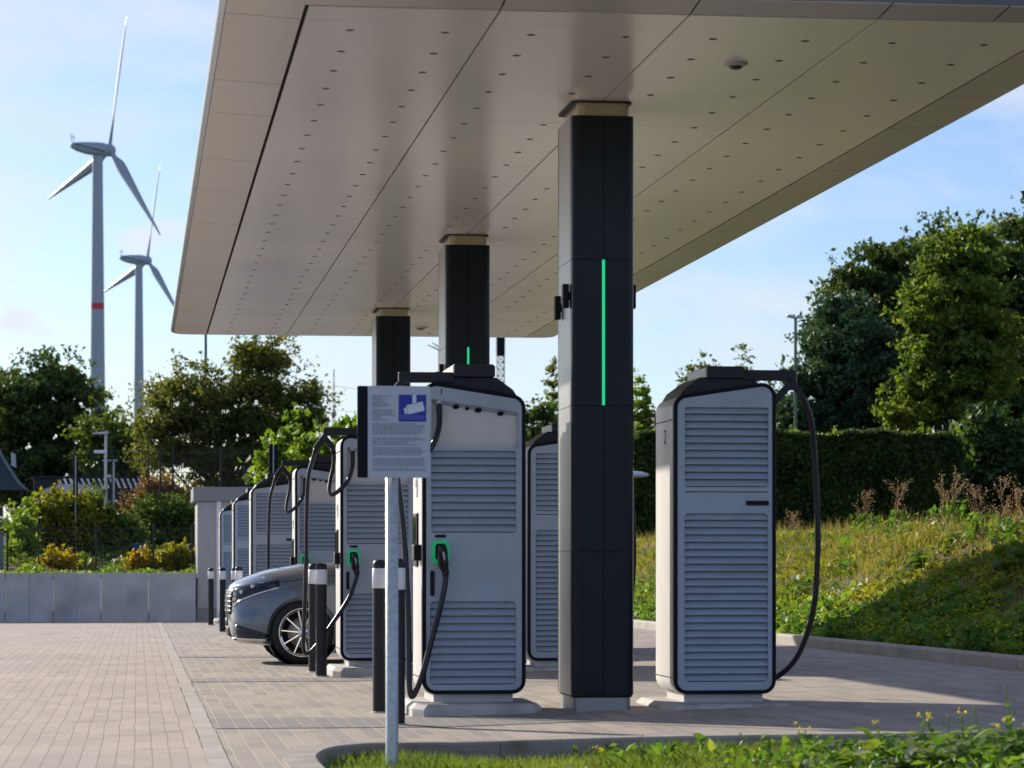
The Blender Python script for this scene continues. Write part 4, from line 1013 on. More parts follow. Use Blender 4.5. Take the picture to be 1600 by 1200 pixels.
shrub('rust coloured feathery bush above the blue bin', 235, 74, [(225, 800, 34, 32), (265, 790, 34, 30), (245, 770, 30, 16), (205, 825, 22, 22), (292, 790, 12, 26)], 16000, .055, G_RUST, .3, 'bush', 'bush')
shrub('green shrub with a few yellow leaves left of the kiosk', 275, 71.5, [(270, 815, 34, 26), (245, 820, 20, 20), (290, 840, 18, 34), (265, 850, 45, 22)], 12000, .085, G_MID)
shrub('low orange yellow bush above the wall, left one', 97, 63.9, [(92, 878, 16, 9), (105, 882, 12, 9)], 1100, .075, G_YEL, .22, 'bush', 'bush')
shrub('low orange yellow bush above the wall, in front of the blue bin', 220, 63.9, [(212, 876, 9, 8), (228, 882, 12, 8), (217, 884, 12, 7)], 1200, .075, G_YEL, .22, 'bush', 'bush')
shrub('low bright yellow green bush above the wall, beside the kiosk', 278, 63.9, [(272, 878, 22, 12), (288, 874, 14, 12)], 2400, .075, leaf_mat('leaf_lime', [(.10, .16, .015), (.22, .24, .02), (.40, .33, .02), (.45, .25, .03)], .5), .22, 'bush', 'bush')
# ground cover along the top of the wall
n = 9000; xx = rng.uniform(-12, xk, n); yy = rng.uniform(61.9, 64.4, n); hump = .06 + .10 * (np.sin(xx * 2.1) + np.sin(xx * 5.3 + 1)) ** 2 * .5
C = np.stack([xx, yy, .74 + rng.random(n) * (hump + .05)], 1); o = leaves('ground_cover', C, .075, G_BRIGHT, up=.8); tag(o, 'bright green leafy ground cover along the top of the low concrete wall', 'ground cover', kind='stuff')
n = 30000; xx = rng.uniform(-16, 8, n); yy = rng.uniform(64.4, 90, n)
C = np.stack([xx, yy, np.array([emb_z(0, q) for q in yy]) + rng.random(n) * .25], 1); o = leaves('undergrowth', C, .11, G_MID, up=.6); tag(o, 'dark green undergrowth covering the raised ground behind the low wall', 'undergrowth', kind='stuff')

# ---- right side: hedge, trees
def hedge(label, px0, px1, Z, ytop, zb, depth, n):
    a = P(px0, Z); c = P(px1, Z); top = P(0, Z, ytop).z; t = thing('hedge', label, 'hedge', (a.x, a.y, zb)); L = c.x - a.x; hh = top - zb; sl = (c.y - a.y) / L
    r = rng.random(n); q = rng.random(n); k = rng.random(n)
    x = rng.random(n) * L; y = np.where(k < .6, 0, np.where(k < .85, rng.random(n) * depth, rng.random(n) * depth)); z = np.where(k < .6, rng.random(n) * hh, np.where(k < .85, hh, rng.random(n) * hh))
    x = np.where(k > .92, L, x); x = np.where((k > .85) & (k <= .92), 0, x)
    # rounded top corners, clipped but uneven surface
    rnd = .22 * np.maximum(0, (z - hh + .35) / .35) ** 2; ex = np.minimum(x, L - x)
    z = z - .25 * np.maximum(0, 1 - ex / .6) ** 2 * (z > hh - .4)
    y = y + rnd * (k < .6) + rng.normal(size=n) * .05 + .09 * np.sin(x * 1.7 + z * 2.1) + .05 * np.sin(x * 5.1 - z * 3.3) + x * sl
    z = z + rng.normal(size=n) * .035 + .05 * np.sin(x * 2.3) * (z > hh - .2) + .03 * np.sin(x * 7.1) * (z > hh - .2)
    leaves('foliage', np.stack([x, y, z], 1), .085, G_HEDGE, t)
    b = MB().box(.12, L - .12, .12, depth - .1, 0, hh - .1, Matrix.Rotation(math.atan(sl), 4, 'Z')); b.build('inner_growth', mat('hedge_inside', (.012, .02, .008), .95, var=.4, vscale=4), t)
    m = 26 * 12; C = []
    for i in range(26):
        cx = rng.random() * L; h_ = rng.uniform(.08, .35)
        for j in range(12): C.append((cx + rng.normal() * .04, cx * sl + .3 + rng.normal() * .05, hh + h_ * j / 12))
    leaves('foliage', np.array(C), .08, G_BRIGHT, t)
    return t
hedge('long clipped dark green hedge behind the planted bank on the right', 985, 1505, 75, 679, 1.0, 1.3, 85000)
GTR = 'trees beyond the hedge on the right'
tree('pine_tree', 'dark bluish green pine right behind the hedge, left end of the tree group', 'tree', 1310, 88, 1.3,
     [(1268, 632, 34, 38), (1310, 560, 44, 55), (1345, 590, 60, 70), (1280, 660, 60, 40), (1375, 650, 50, 60), (1252, 658, 28, 24), (1312, 515, 26, 22)], 60000, .19, G_PINE, .8, 50, GTR, .3, 16, shell=.55)
tree('broadleaf_tree', 'dark green tree with autumn tints, its top rising between the pine and the lighter tree', 'tree', 1385, 96, 1.3,
     [(1390, 470, 52, 60), (1350, 460, 34, 40), (1425, 440, 30, 35), (1380, 430, 25, 22), (1335, 500, 40, 40), (1400, 540, 70, 70), (1375, 620, 60, 60), (1430, 480, 50, 60), (1290, 540, 16, 30)], 66000, .22, G_DARK, .8, 50, GTR, .3, 16)
tree('broadleaf_tree', 'lighter yellow green tree standing in front of the group above the end of the hedge', 'tree', 1480, 84, 1.3,
     [(1470, 500, 36, 50), (1520, 470, 36, 50), (1448, 590, 34, 60), (1500, 590, 60, 80), (1430, 648, 40, 32), (1468, 428, 13, 34), (1540, 560, 40, 80), (1500, 415, 14, 36), (1438, 470, 16, 34), (1530, 420, 14, 30), (1455, 535, 30, 40)], 70000, .17, G_MAPLE, .62, 50, GTR, .22, 18, shell=.5)
tree('broadleaf_tree', 'dark round topped tree just behind the lighter tree', 'tree', 1500, 102, 1.3,
     [(1500, 420, 45, 42), (1475, 400, 26, 20), (1535, 420, 25, 35), (1510, 480, 60, 60)], 30000, .23, G_DARK, .85, 50, GTR, .3, 10)
tree('broadleaf_tree', 'tallest tree cut off by the right edge of the picture', 'tree', 1610, 92, 1.3,
     [(1590, 410, 28, 45), (1620, 400, 40, 60), (1580, 480, 40, 60), (1600, 560, 60, 80), (1560, 620, 55, 70), (1600, 700, 90, 70), (1545, 700, 45, 60), (1640, 500, 50, 120)], 85000, .19, G_DARK, .8, 50, GTR, .35, 20)
tree('shrub', 'dark shrubs filling the gap right of the hedge end', 'shrub', 1555, 80, 1.5, [(1555, 730, 60, 60), (1610, 740, 60, 60), (1520, 765, 40, 40)], 22000, .16, G_DARK, .6, 40, None, .08, 8)
GY = 'slender young trees behind the chargers'
tree('young_tree', 'slender leafy young tree right of the nearest column, tip at the column edge', 'tree', 1003, 86, 1.2, [(998, 610, 5, 20), (1006, 630, 6, 22), (1000, 650, 14, 22), (1012, 665, 8, 14)], 1500, .13, G_BRIGHT, .24, 14, GY, .05, 14)
tree('young_tree', 'slender leafy young tree left of the nearest column', 'tree', 866, 86, 1.2, [(862, 585, 5, 14), (866, 615, 7, 16), (868, 645, 12, 22), (860, 670, 14, 14)], 1400, .13, G_BIRCH, .24, 14, GY, .05, 14)
tree('young_tree', 'leafy twig tips above the left part of the top box of the right charger', 'tree', 1095, 82, 1.2, [(1099, 562, 4, 8), (1092, 580, 12, 9), (1115, 575, 8, 6), (1085, 620, 20, 30)], 900, .12, G_BIRCH, .2, 12, GY, .04, 10)
tree('young_tree', 'leafy tip beside the arm joint of the right charger', 'tree', 1161, 82, 1.2, [(1160, 552, 4, 12), (1163, 570, 8, 8), (1165, 610, 20, 30)], 800, .12, G_BIRCH, .2, 12, GY, .04, 10)
tree('young_tree', 'sparse pale green twigs at the far left of the right charger roof', 'tree', 1066, 82, 1.2, [(1066, 595, 6, 14), (1072, 610, 8, 12), (1062, 640, 20, 24)], 600, .11, G_BIRCH, .2, 12, GY, .04, 10)
tree('shrub', 'green shrub between charger 1 and the nearest column', 'shrub', 838, 84, 1.2, [(835, 665, 18, 20), (850, 650, 14, 14), (830, 690, 24, 18)], 2600, .13, G_MID, .34, 20, None, .05, 26)
# bare twiggy bush
q = P(846, 83); t = thing('bare_bush', 'bare twiggy bush sticking up right of charger 1', 'bush', (q.x, q.y, 1.2)); b = MB()
for k in range(34):
    a = rng.uniform(-.5, .5); hgt = rng.uniform(2.6, 4.0); b.tube(smooth_path([(0, 0, 0), (a * .8, rng.normal() * .1, hgt * .5), (a * 1.5 + rng.normal() * .1, rng.normal() * .2, hgt)], 3), [.016, .015, .014, .012, .01, .007, .005], 4)
b.build('twigs', M_BARK, t)

def broad_leaf(b, base, d, L, wd, up):
    n = 6; side = Vector((-d.y, d.x, 0)); vs = []
    for i in range(n + 1):
        t_ = i / n; c = Vector(base) + d * L * t_ + Vector((0, 0, up * L * t_ - .55 * L * t_ * t_)); hw = wd * math.sin(math.pi * (.08 + .92 * t_) ** .8) * (1 if i < n else 0) * .5
        vs += [c - side * hw + Vector((0, 0, hw * .35)), c, c + side * hw + Vector((0, 0, hw * .35))]
    b.add(vs, [(i * 3 + k, i * 3 + k + 1, (i + 1) * 3 + k + 1, (i + 1) * 3 + k) for i in range(n) for k in range(2)], True)
# ---- bank planting
def scatter(n, x0, x1, y0, y1, yp=2.0):
    u = rng.random(n); k = 1.0 - yp
    y = (y0 ** k + u * (y1 ** k - y0 ** k)) ** (1 / k); x = rng.uniform(x0, x1, n); return x, y
def on_bank(x, y, lift): return np.stack([x, y, np.array([bank_z(a, c) for a, c in zip(x, y)]) + lift], 1)
def pn(x, y, s, sd=0):      # cheap patch noise -1..1
    return (np.sin(x * s + sd) * np.cos(y * s * .7 + sd * 2) + np.sin(x * s * 2.3 + y * s * 1.1 + sd * 3) * .6 + np.sin(y * s * 1.9 - x * s * .8 + sd) * .5) / 1.6
x, y = scatter(130000, 8.02, 10.8, 22, 74); keep = rng.random(len(x)) < np.clip(1.15 - (x - 8.0) / 1.35 + .35 * pn(x, y, 1.7), .0, 1); x, y = x[keep], y[keep]
o = leaves('bank_weeds', on_bank(x, y, rng.random(len(x)) * (.10 + .16 * np.clip(pn(x, y, 3.1, 2) + .4, 0, 1))), .075, G_WEED, up=.9); tag(o, 'dense green leafy weeds along the kerb at the foot of the bank', 'weeds', kind='stuff')
x, y = scatter(150000, 8.8, 13.5, 22, 76); keep = rng.random(len(x)) < np.clip(.35 + .8 * pn(x, y, 1.1, 5) + .45 * (x - 9.6), .04, 1); x, y = x[keep], y[keep]
o = blades('bank_grass', on_bank(x, y, 0), .15, .012, leaf_mat('bank_grass_blade', [(.10, .14, .02), (.17, .20, .03), (.27, .25, .06), (.30, .24, .09)], .45, nscale=.8), lean=.45); tag(o, 'rough yellowish grass on the upper slope of the bank', 'grass', kind='stuff')
x, y = scatter(80000, 8.6, 13, 22, 76); keep = pn(x, y, 2.1, 9) + rng.normal(size=len(x)) * .3 > .2; x, y = x[keep], y[keep]
o = leaves('slope_weeds', on_bank(x, y, rng.random(len(x)) * .16), .065, leaf_mat('slope_leaf', [(.07, .11, .02), (.13, .17, .025), (.22, .24, .03), (.34, .30, .04)], .45, nscale=1.2), up=.7); tag(o, 'patchy low weeds scattered over the bare soil of the bank', 'weeds', kind='stuff')
x, y = scatter(3600, 8.02, 9.4, 26, 72); keep = pn(x, y, 1.9, 4) > -.1; x, y = x[keep], y[keep]
o = leaves('bank_flowers', on_bank(x, y, .12 + rng.random(len(x)) * .16), .026, G_FLOW, up=1.5, aspect=1); tag(o, 'small yellow flowers among the weeds at the foot of the bank', 'flowers', kind='stuff')
x, y = scatter(26000, 9.9, 13.4, 24, 76); keep = rng.random(len(x)) < np.clip(.35 + .9 * pn(x, y, 2.6, 6), .0, 1); x, y = x[keep], y[keep]
o = blades('tall_grass', on_bank(x, y, 0), .34, .008, leaf_mat('tall_grass_blade', [(.10, .13, .03), (.20, .19, .06), (.30, .23, .10), (.34, .26, .13)], .45, nscale=.8), lean=.28); tag(o, 'taller dry grass and stems fringing the crest of the bank', 'grass', kind='stuff')
b = MB(); x, y = scatter(330, 8.15, 12.6, 25, 66); z_ = np.array([bank_z(a, c) for a, c in zip(x, y)])
for (a_, c_, q_) in zip(x, y, z_):
    hg = rng.uniform(.05, .26) * (1 if a_ > 9 else .8)
    for j in range(8):
        th = rng.uniform(0, 6.28); L_ = rng.uniform(.09, .20); broad_leaf(b, (a_ + rng.normal() * .03, c_ + rng.normal() * .03, q_ + hg * (j + 1) / 8), Vector((math.cos(th), math.sin(th), 0)), L_, L_ * rng.uniform(.4, .65), rng.uniform(.2, 1.1))
o = b.build('bank_clump', G_WEED, recalc=False); tag(o, 'broad leaved green clumps scattered over the whole bank', 'weeds', kind='stuff')
x, y = scatter(2600, 8.5, 12, 24, 70); C = on_bank(x, y, .0); b = MB()
for c in C[:2600]:
    s_ = .012 + .03 * rng.random() ** 3; M_ = Matrix.Translation(c) @ Matrix.Rotation(rng.uniform(0, 6), 4, 'Z') @ Matrix.Rotation(rng.uniform(-.6, .6), 4, 'X'); b.box(-s_, s_, -s_ * .7, s_ * .7, -s_ * .5, s_ * .6, M_)
o = b.build('stones', mat('clod', (.24, .19, .14), .9, var=.4, vscale=3)); tag(o, 'small stones and clods of soil strewn over the bank', 'stones', kind='stuff')
# dry seed stalks on the crest
GD = 'dry brown seed stalks on the crest of the bank'
for lab, px, Z, yt, wd in (('dry stalk plant farthest left on the crest, low and spreading', 1352, 46, 768, 16), ('dry branching stalk left of the middle of the crest, wide at the top', 1402, 44, 750, 22),
                           ('tallest dry stalk on the crest, standing before the end of the hedge', 1490, 40, 731, 18), ('slim dry stalk just left of the tallest one', 1472, 41, 742, 10),
                           ('greyish dry plant right of the tallest stalk, dense and bushy', 1525, 38, 757, 20), ('dry stalk near the right edge with curved yellow branches', 1566, 35, 745, 18), ('dry stalk cut by the right edge of the picture', 1590, 34, 762, 14),
                           ('small dry stalk behind the cable of the right charger', 1240, 52, 800, 14)):
    q = P(px, Z); zb_ = bank_z(q.x, q.y); t = thing('dry_stalk', lab, 'dried plant', (q.x, q.y, zb_), 0, GD); top = P(px, Z, yt).z - zb_; b = MB(); tips = []
    s_ = Z / F
    for k in range(9 if wd > 12 else 6):
        z0 = top * rng.uniform(.25, .8) if k else 0; z1 = min(top, z0 + top * rng.uniform(.2, .4)) if k else top; dx = rng.uniform(-1, 1) * wd * s_ if k else rng.normal() * .02
        pth = smooth_path([(0, 0, z0), (dx * .5, rng.normal() * .05, (z0 + z1) / 2), (dx, rng.normal() * .1, z1)], 4); b.tube(pth, [.007] * 5 + [.004] * 4, 4)
        for p_ in pth[4:]: tips += [(p_.x + rng.normal() * .028, p_.y + rng.normal() * .028, p_.z + rng.normal() * .028) for _ in range(5)]
    b.build('stalk', G_DRY, t); leaves('dried_blossom', np.array(tips), .020, G_DRY, t, aspect=1.2)
    leaves('lower_leaves', np.stack([rng.normal(size=90) * .10, rng.normal(size=90) * .10, rng.random(90) * top * .5], 1), .07, G_WEED, t)
# broad-leaved plants
def broad_plant(label, x, y, z, hgt, nl, L, m, flowers, group, name='leafy_weed'):
    t = thing(name, label, 'plant', (x, y, z), 0, group); b = MB(); st = MB()
    lean = Vector((rng.normal() * .12, rng.normal() * .12, 1)).normalized()
    st.tube(smooth_path([(0, 0, -.02), lean * hgt * .5 + Vector((.01, 0, 0)), lean * hgt], 4), [.006] * 5 + [.003] * 4, 5)
    for i in range(nl):
        a = rng.uniform(0, 6.28); f_ = (i + .5) / nl; d = Vector((math.cos(a), math.sin(a), 0)); k = L * (1.15 - .75 * f_) * rng.uniform(.7, 1.25)
        broad_leaf(b, lean * hgt * f_ * .92, d, k, k * rng.uniform(.42, .62), rng.uniform(.3, 1.0))
    b.build('leaf_rosette', m, t, recalc=False); st.build('stem', m, t)
    if flowers:
        C = []
        for i in range(flowers):
            c = lean * hgt + Vector((rng.normal() * .018, rng.normal() * .018, .01 + rng.normal() * .014)); C += [(c.x + rng.normal() * .005, c.y + rng.normal() * .005, c.z + rng.normal() * .005) for _ in range(4)]
        leaves('flower', np.array(C), .016, G_FLOW, t, up=1., aspect=1)
    return t
for lab, px, py_, hgt in (('broad dark leaved weed on the bank at the right edge, largest one', 1562, 905, .55), ('broad bright leaved weed on the bank, middle of the slope', 1440, 900, .32), ('broad leaved weed on the bank just left of the largest one', 1500, 885, .30), ('broad leaved weed high on the bank at the right edge', 1592, 880, .40)):
    Z = 33 if px > 1490 else 38; q = P(px, Z); broad_plant(lab, q.x, q.y, bank_z(q.x, q.y), hgt, 16, .30, G_WEED, 0, 'broad leaved weeds on the bank', 'broad_leaf_weed')

# ---- front lawn
n = 52000; x = rng.uniform(1.0, 5.6, n); y1 = np.array([kerb_front(min(q, XK)) for q in x]) - .11; y = 13.6 + (y1 - 13.6) * rng.random(n) ** .75
dens = np.clip(.55 + .6 * pn(x, y, 2.2, 1) + .25 * (x - 1.5), .06, 1); k = rng.random(n) < dens; x, y = x[k], y[k]
C = np.stack([x, y, np.array([lawn_z(a, c) for a, c in zip(x, y)])], 1); o = blades('lawn_grass', C, .075, .0045, G_GRASS, lean=.4); tag(o, 'short bright green grass of the front lawn', 'grass', kind='stuff')
n = 9000; x = rng.uniform(2.3, 5.6, n); y1 = np.array([kerb_front(min(q, XK)) for q in x]) - .14; y = 13.8 + (y1 - 13.8) * rng.random(n); k = rng.random(n) < np.clip((x - 2.9) / 1.6 + .4 * pn(x, y, 3, 3), 0, 1); x, y = x[k], y[k]
C = np.stack([x, y, np.array([lawn_z(a, c) for a, c in zip(x, y)]) + rng.random(len(x)) * .12], 1); o = leaves('lawn_weeds', C, .045, G_WEED, up=.9); tag(o, 'low leafy weeds mixed into the right half of the front lawn', 'weeds', kind='stuff')
n = 500; x = rng.uniform(1.4, 5.2, n); y = rng.uniform(14.6, 16.8, n); k = (pn(x, y, 4, 8) > .45); x, y = x[k], y[k]
C = np.stack([x, y, np.array([lawn_z(a, c) for a, c in zip(x, y)]) + .055 + rng.random(len(x)) * .02], 1); o = leaves('clover', C, .03, G_WEEDP, up=2., aspect=1.1); tag(o, 'pale clover leaves dotted through the lawn grass', 'clover', kind='stuff')
GW = 'leafy weeds with yellow flowers in the front lawn'
PL = [(1262, 16.1, .20, 5, 0, 'yellow flowered weed standing alone, leftmost of the tall front weeds'), (1300, 15.8, .17, 0, 1, 'pale leaved weed left of the middle in the front clump'),
      (1345, 15.5, .22, 0, 0, 'bright broad leaved weed before the shaded paving, left part of the clump'), (1385, 15.9, .24, 3, 0, 'weed with small yellow bud in the middle of the clump'),
      (1420, 15.4, .22, 0, 1, 'pale dusty leaved weed in the middle of the clump'), (1436, 16.0, .29, 4, 0, 'yellow flowered weed with tall stem, left one of the tall pair'),
      (1458, 16.1, .28, 4, 0, 'yellow flowered weed with tall stem, right one of the tall pair'), (1478, 15.5, .30, 0, 0, 'dense green weed right of the tall flowered pair'),
      (1508, 16.0, .31, 5, 0, 'weed with the largest yellow flower, left of the tall leafy stem'), (1535, 15.6, .36, 0, 0, 'tall leafy weed with upright leaves near the right'),
      (1556, 15.3, .24, 3, 1, 'pale leaved weed low in the right corner'), (1584, 15.9, .46, 0, 0, 'tallest leafy stem at the right edge of the lawn'), (1600, 15.3, .30, 3, 0, 'weed cut off by the right edge'),
      (1130, 15.6, .13, 0, 1, 'small whitish leaved weed in the grass below the nearest column'), (1190, 15.5, .15, 2, 0, 'small weed with yellow flower right of the column foot'), (940, 16.2, .15, 5, 0, 'single small yellow flowered weed below the column foot'),
      (1490, 15.0, .20, 0, 1, 'greyish broad leaved weed at the bottom edge'), (1380, 15.0, .16, 0, 0, 'low broad leaved weed at the bottom edge, middle right'), (755, 15.7, .08, 0, 1, 'tiny whitish weed in the short grass right of the sign post')]
for (px, Z, hgt, fl, pale, lab) in PL:
    q = P(px, Z); broad_plant(lab, q.x, q.y, lawn_z(q.x, q.y), hgt, 13 if hgt > .15 else 8, .105 if hgt > .15 else .06, G_WEEDP if pale else G_WEED, fl, GW)

for (nm, m_, cnt, lab_) in (('leafy_clump', G_WEED, 120, 'thick clump of green broad leaves filling the lower right corner of the lawn'), ('pale_clump', G_WEEDP, 46, 'dusty pale leaves mixed into the clump in the lower right corner')):
    b = MB()
    for i in range(cnt):
        px_ = 1240 + 400 * rng.random() ** .75; Z_ = rng.uniform(14.7, 16.2); q = P(px_, Z_); base_ = lawn_z(q.x, q.y); hg = .04 + (.05 + .16 * max(0, (px_ - 1200) / 400)) * rng.random()
        for j in range(9):
            a = rng.uniform(0, 6.28); L_ = rng.uniform(.05, .13); broad_leaf(b, (q.x + rng.normal() * .02, q.y + rng.normal() * .02, base_ + hg * (j + 1) / 9), Vector((math.cos(a), math.sin(a), 0)), L_, L_ * rng.uniform(.5, .75), rng.uniform(.2, 1.1))
    o = b.build(nm, m_, recalc=False); tag(o, lab_, 'weeds', kind='stuff')
# ================================================================ FAR THINGS
def turbine(label, px, py_hub, tower_px, Z, Rr, group):
    base = P(tower_px, Z); hubc = P(px, Z, py_hub); hh = hubc.z + 1.2
    t = thing('wind_turbine', label, 'wind turbine', (base.x, base.y, -1.2), 0, group); k = Rr / 33.0
    zt_ = hh - 1.6 * k
    MB().lathe([(2.3 * k, 0), (1.95 * k, zt_ * .35), (1.45 * k, zt_ * .8), (1.25 * k, zt_)], n=32).build('tower', M_TURB, t)
    # rotor axis points right and away
    ax = Vector((math.cos(R(38)), math.sin(R(38)), 0)); ax.rotate(Matrix.Rotation(-YAW, 3, 'Z')); side = Vector((-ax.y, ax.x, 0))
    Mx = Matrix((( ax.x, side.x, 0, 0), (ax.y, side.y, 0, 0), (0, 0, 1, hh), (0, 0, 0, 1)))
    prof = [(-7.6, .05, .3), (-7.2, .75, .25), (-5.5, 1.25, .1), (-3, 1.65, 0), (0, 1.85, 0), (1.6, 1.8, 0), (2.2, 1.55, 0)]
    b = MB(); n = 18
    for (x_, r_, dz) in prof:
        for j in range(n):
            a = 2 * math.pi * j / n; ca, sa = math.cos(a), math.sin(a)
            b.v.append(tuple(Mx @ Vector((x_ * k, r_ * k * .85 * math.copysign(abs(ca) ** .8, ca), (r_ * .92 * math.copysign(abs(sa) ** .8, sa) + dz) * k))))
    for i in range(len(prof) - 1):
        for j in range(n): b.f.append((i * n + j, i * n + (j + 1) % n, (i + 1) * n + (j + 1) % n, (i + 1) * n + j)); b.sm.append(True)
    nac = b.build('nacelle', M_TURB, t)
    b = MB()
    for x_ in range(9):
        x0_ = -7.0 + x_; b.v.extend([tuple(Mx @ Vector(((x0_) * k, -1.72 * k * (1 - .075 * max(0, -x0_ - 1)), (.75 - .16 * x_ ) * k))), tuple(Mx @ Vector((x0_ * k, -1.72 * k * (1 - .075 * max(0, -x0_ - 1)), (.50 - .16 * x_) * k)))])
    for i in range(8): b.f.append((2 * i, 2 * i + 1, 2 * i + 3, 2 * i + 2)); b.sm.append(False)
    o = b.build('stripe', M_TURBD, nac); so = o.modifiers.new('S', 'SOLIDIFY'); so.thickness = .15 * k
    b = MB(); 
    for q in (-7.2, -6.6): b.tube([Mx @ Vector((q * k, 0, .8 * k)), Mx @ Vector((q * k - .2 * k, 0, 3.2 * k))], .07 * k, 5)
    b.tube([Mx @ Vector((-7.6 * k, 0, 2.6 * k)), Mx @ Vector((-6.2 * k, 0, 2.2 * k))], .07 * k, 5); b.build('weather_mast', M_DGREY, nac)
    hub = Mx @ Vector((3.3 * k, 0, 0))
    MB().lathe([(1.45, -1.1), (1.6, -.2), (1.5, .6), (1.0, 1.3), (0, 1.6)], hub, 20, M=Matrix(((side.x, 0, ax.x), (side.y, 0, ax.y), (0, 1, 0))).to_4x4() @ Matrix.Scale(k, 4)).build('hub', M_TURB, t)
    for i in range(3):
        a = R(14.2 + 120 * i); rad = Vector((0, 0, 1)) * math.cos(a) - side * math.sin(a); tan_ = rad.cross(ax)
        b = MB(); secs = []
        for s_ in range(13):
            u = s_ / 12; r_ = (.9 + u * 32.1) * k
            ch = (1.0 if u < .05 else 1.0 + 1.7 * min(1, (u - .05) / .13) if u < .18 else 2.7 * max(0, 1 - (u - .18) / .82) ** .8 * .92 + .34) * k; th = (.95 - .6 * min(1, u * 4)) * k if u < .25 else .34 * (1 - u * .8) * k
            tw = R(28) * (1 - u) ** 1.5 + R(2); cdir = tan_ * math.cos(tw) + ax * math.sin(tw); tdir = ax * math.cos(tw) - tan_ * math.sin(tw)
            c = hub + rad * r_ + ax * (.3 * u * u * k)
            for (p_, q_) in ((-.32, 0), (-.1, .5), (.25, .42), (.68, 0), (.25, -.42), (-.1, -.5)): b.v.append(tuple(c + cdir * p_ * ch + tdir * q_ * th))
        for s_ in range(12):
            for j in range(6): b.f.append((s_ * 6 + j, s_ * 6 + (j + 1) % 6, (s_ + 1) * 6 + (j + 1) % 6, (s_ + 1) * 6 + j)); b.sm.append(True)
        b.f.append(tuple(12 * 6 + j for j in range(6))); b.sm.append(False)
        b.build('blade', M_TURB, t)
    return t, k
GT = 'wind turbines on the left'
t1, k = turbine('nearer and larger wind turbine with a red band round its tower', 166, 233, 152.5, 710, 32.6, GT)
zr0 = P(152, 710, 491).z + 1.2; zr1 = P(152, 710, 474).z + 1.2
MB().lathe([(1.62, zr0), (1.62, zr1)], n=32).build('red_band', M_RED, t1)
t2, k = turbine('farther smaller wind turbine, without a red band', 229, 406, 217, 969, 32.0, GT)

def lamp(name, label, px, Z, ytop, zb_, r, head, m=M_GALV, group=None):
    q = P(px, Z); top = P(px, Z, ytop).z - zb_; t = thing(name, label, 'street lamp', (q.x, q.y, zb_), 0, group)
    MB().lathe([(r * 1.3, 0), (r * 1.2, top * .3), (r * .9, top)], n=12).build('pole', m, t)
    for (dx0, dx1, dy, dz0, dz1, hw, th) in head:
        b = MB(); c0 = Vector((dx0, 0, top + dz0)); c1 = Vector((dx1, 0, top + dz1)); b.add([c0 + Vector((0, -hw, -th)), c0 + Vector((0, hw, -th)), c0 + Vector((0, hw, th)), c0 + Vector((0, -hw, th)), c1 + Vector((0, -hw, -th * .5)), c1 + Vector((0, hw, -th * .5)), c1 + Vector((0, hw, th * .5)), c1 + Vector((0, -hw, th * .5))],
            [(0, 1, 2, 3), (7, 6, 5, 4), (0, 4, 5, 1), (1, 5, 6, 2), (2, 6, 7, 3), (3, 7, 4, 0)]); b.build('lamp_head', M_GALV, t, .01)
    return t
GLP = 'lamp posts on the left'
l1 = lamp('street_lamp', 'pale lamp post with flat head and a camera arm, left one of the pair', 165.5, 70, 676, 1.0, .035, [(.06, -.32, 0, .0, -.03, .12, .035)], group=GLP)
top = P(165, 70, 676).z - 1.0
MB().box(-.28, -.0, -.05, .05, top - .50, top - .42).build('camera', M_WHITE, l1, .015)
l2 = lamp('street_lamp', 'shorter lamp post with cross arm, right one of the pair', 177.5, 73, 720, 1.0, .035, [(.10, -.26, 0, .0, -.0, .05, .03)], group=GLP)
top = P(177, 73, 720).z - 1.0; MB().box(-.2, -.0, -.04, .04, top - .42, top - .35).build('camera', M_WHITE, l2, .012)
lamp('street_lamp', 'tall thin greenish lamp post with flat double head above the hedge', 1243, 80, 497, 1.3, .045, [(-.02, -.25, 0, .04, .06, .12, .05), (.02, .2, 0, .04, .02, .12, .05)], mat('green_paint', (.10, .16, .10), .6))
lamp('lamp_mast', 'tall slim green grey mast rising behind the far left part of the canopy', 321.5, 108, 470, 1.2, .05, [(.05, -.5, 0, 0, .02, .1, .04)], mat('mast_green', (.05, .10, .09), .6))
l3 = lamp('street_lamp', 'thin street lamp with two twig like arms left of the middle column', 686.5, 150, 545, 1.0, .06, [(-.03, -.62, 0, -.05, .20, .1, .035), (-.03, -.4, 0, .1, .32, .1, .03)], M_DGREY)
q = P(985, 68); t = thing('path_lamp', 'rounded pale lamp head showing beside the nearest column before the hedge', 'lamp', (q.x, q.y, 1.2)); hz = P(985, 68, 742).z - 1.2
MB().lathe([(.04, -.1), (.035, hz - .02)], n=10).build('post', M_DGREY, t)
MB().lathe([(0, -.075), (.3, -.06), (.44, -.02), (.42, .03), (.25, .075), (0, .09)], (0, 0, hz), 24).build('lamp_head', mat('lamp_pale', (.45, .52, .62), .4), t)
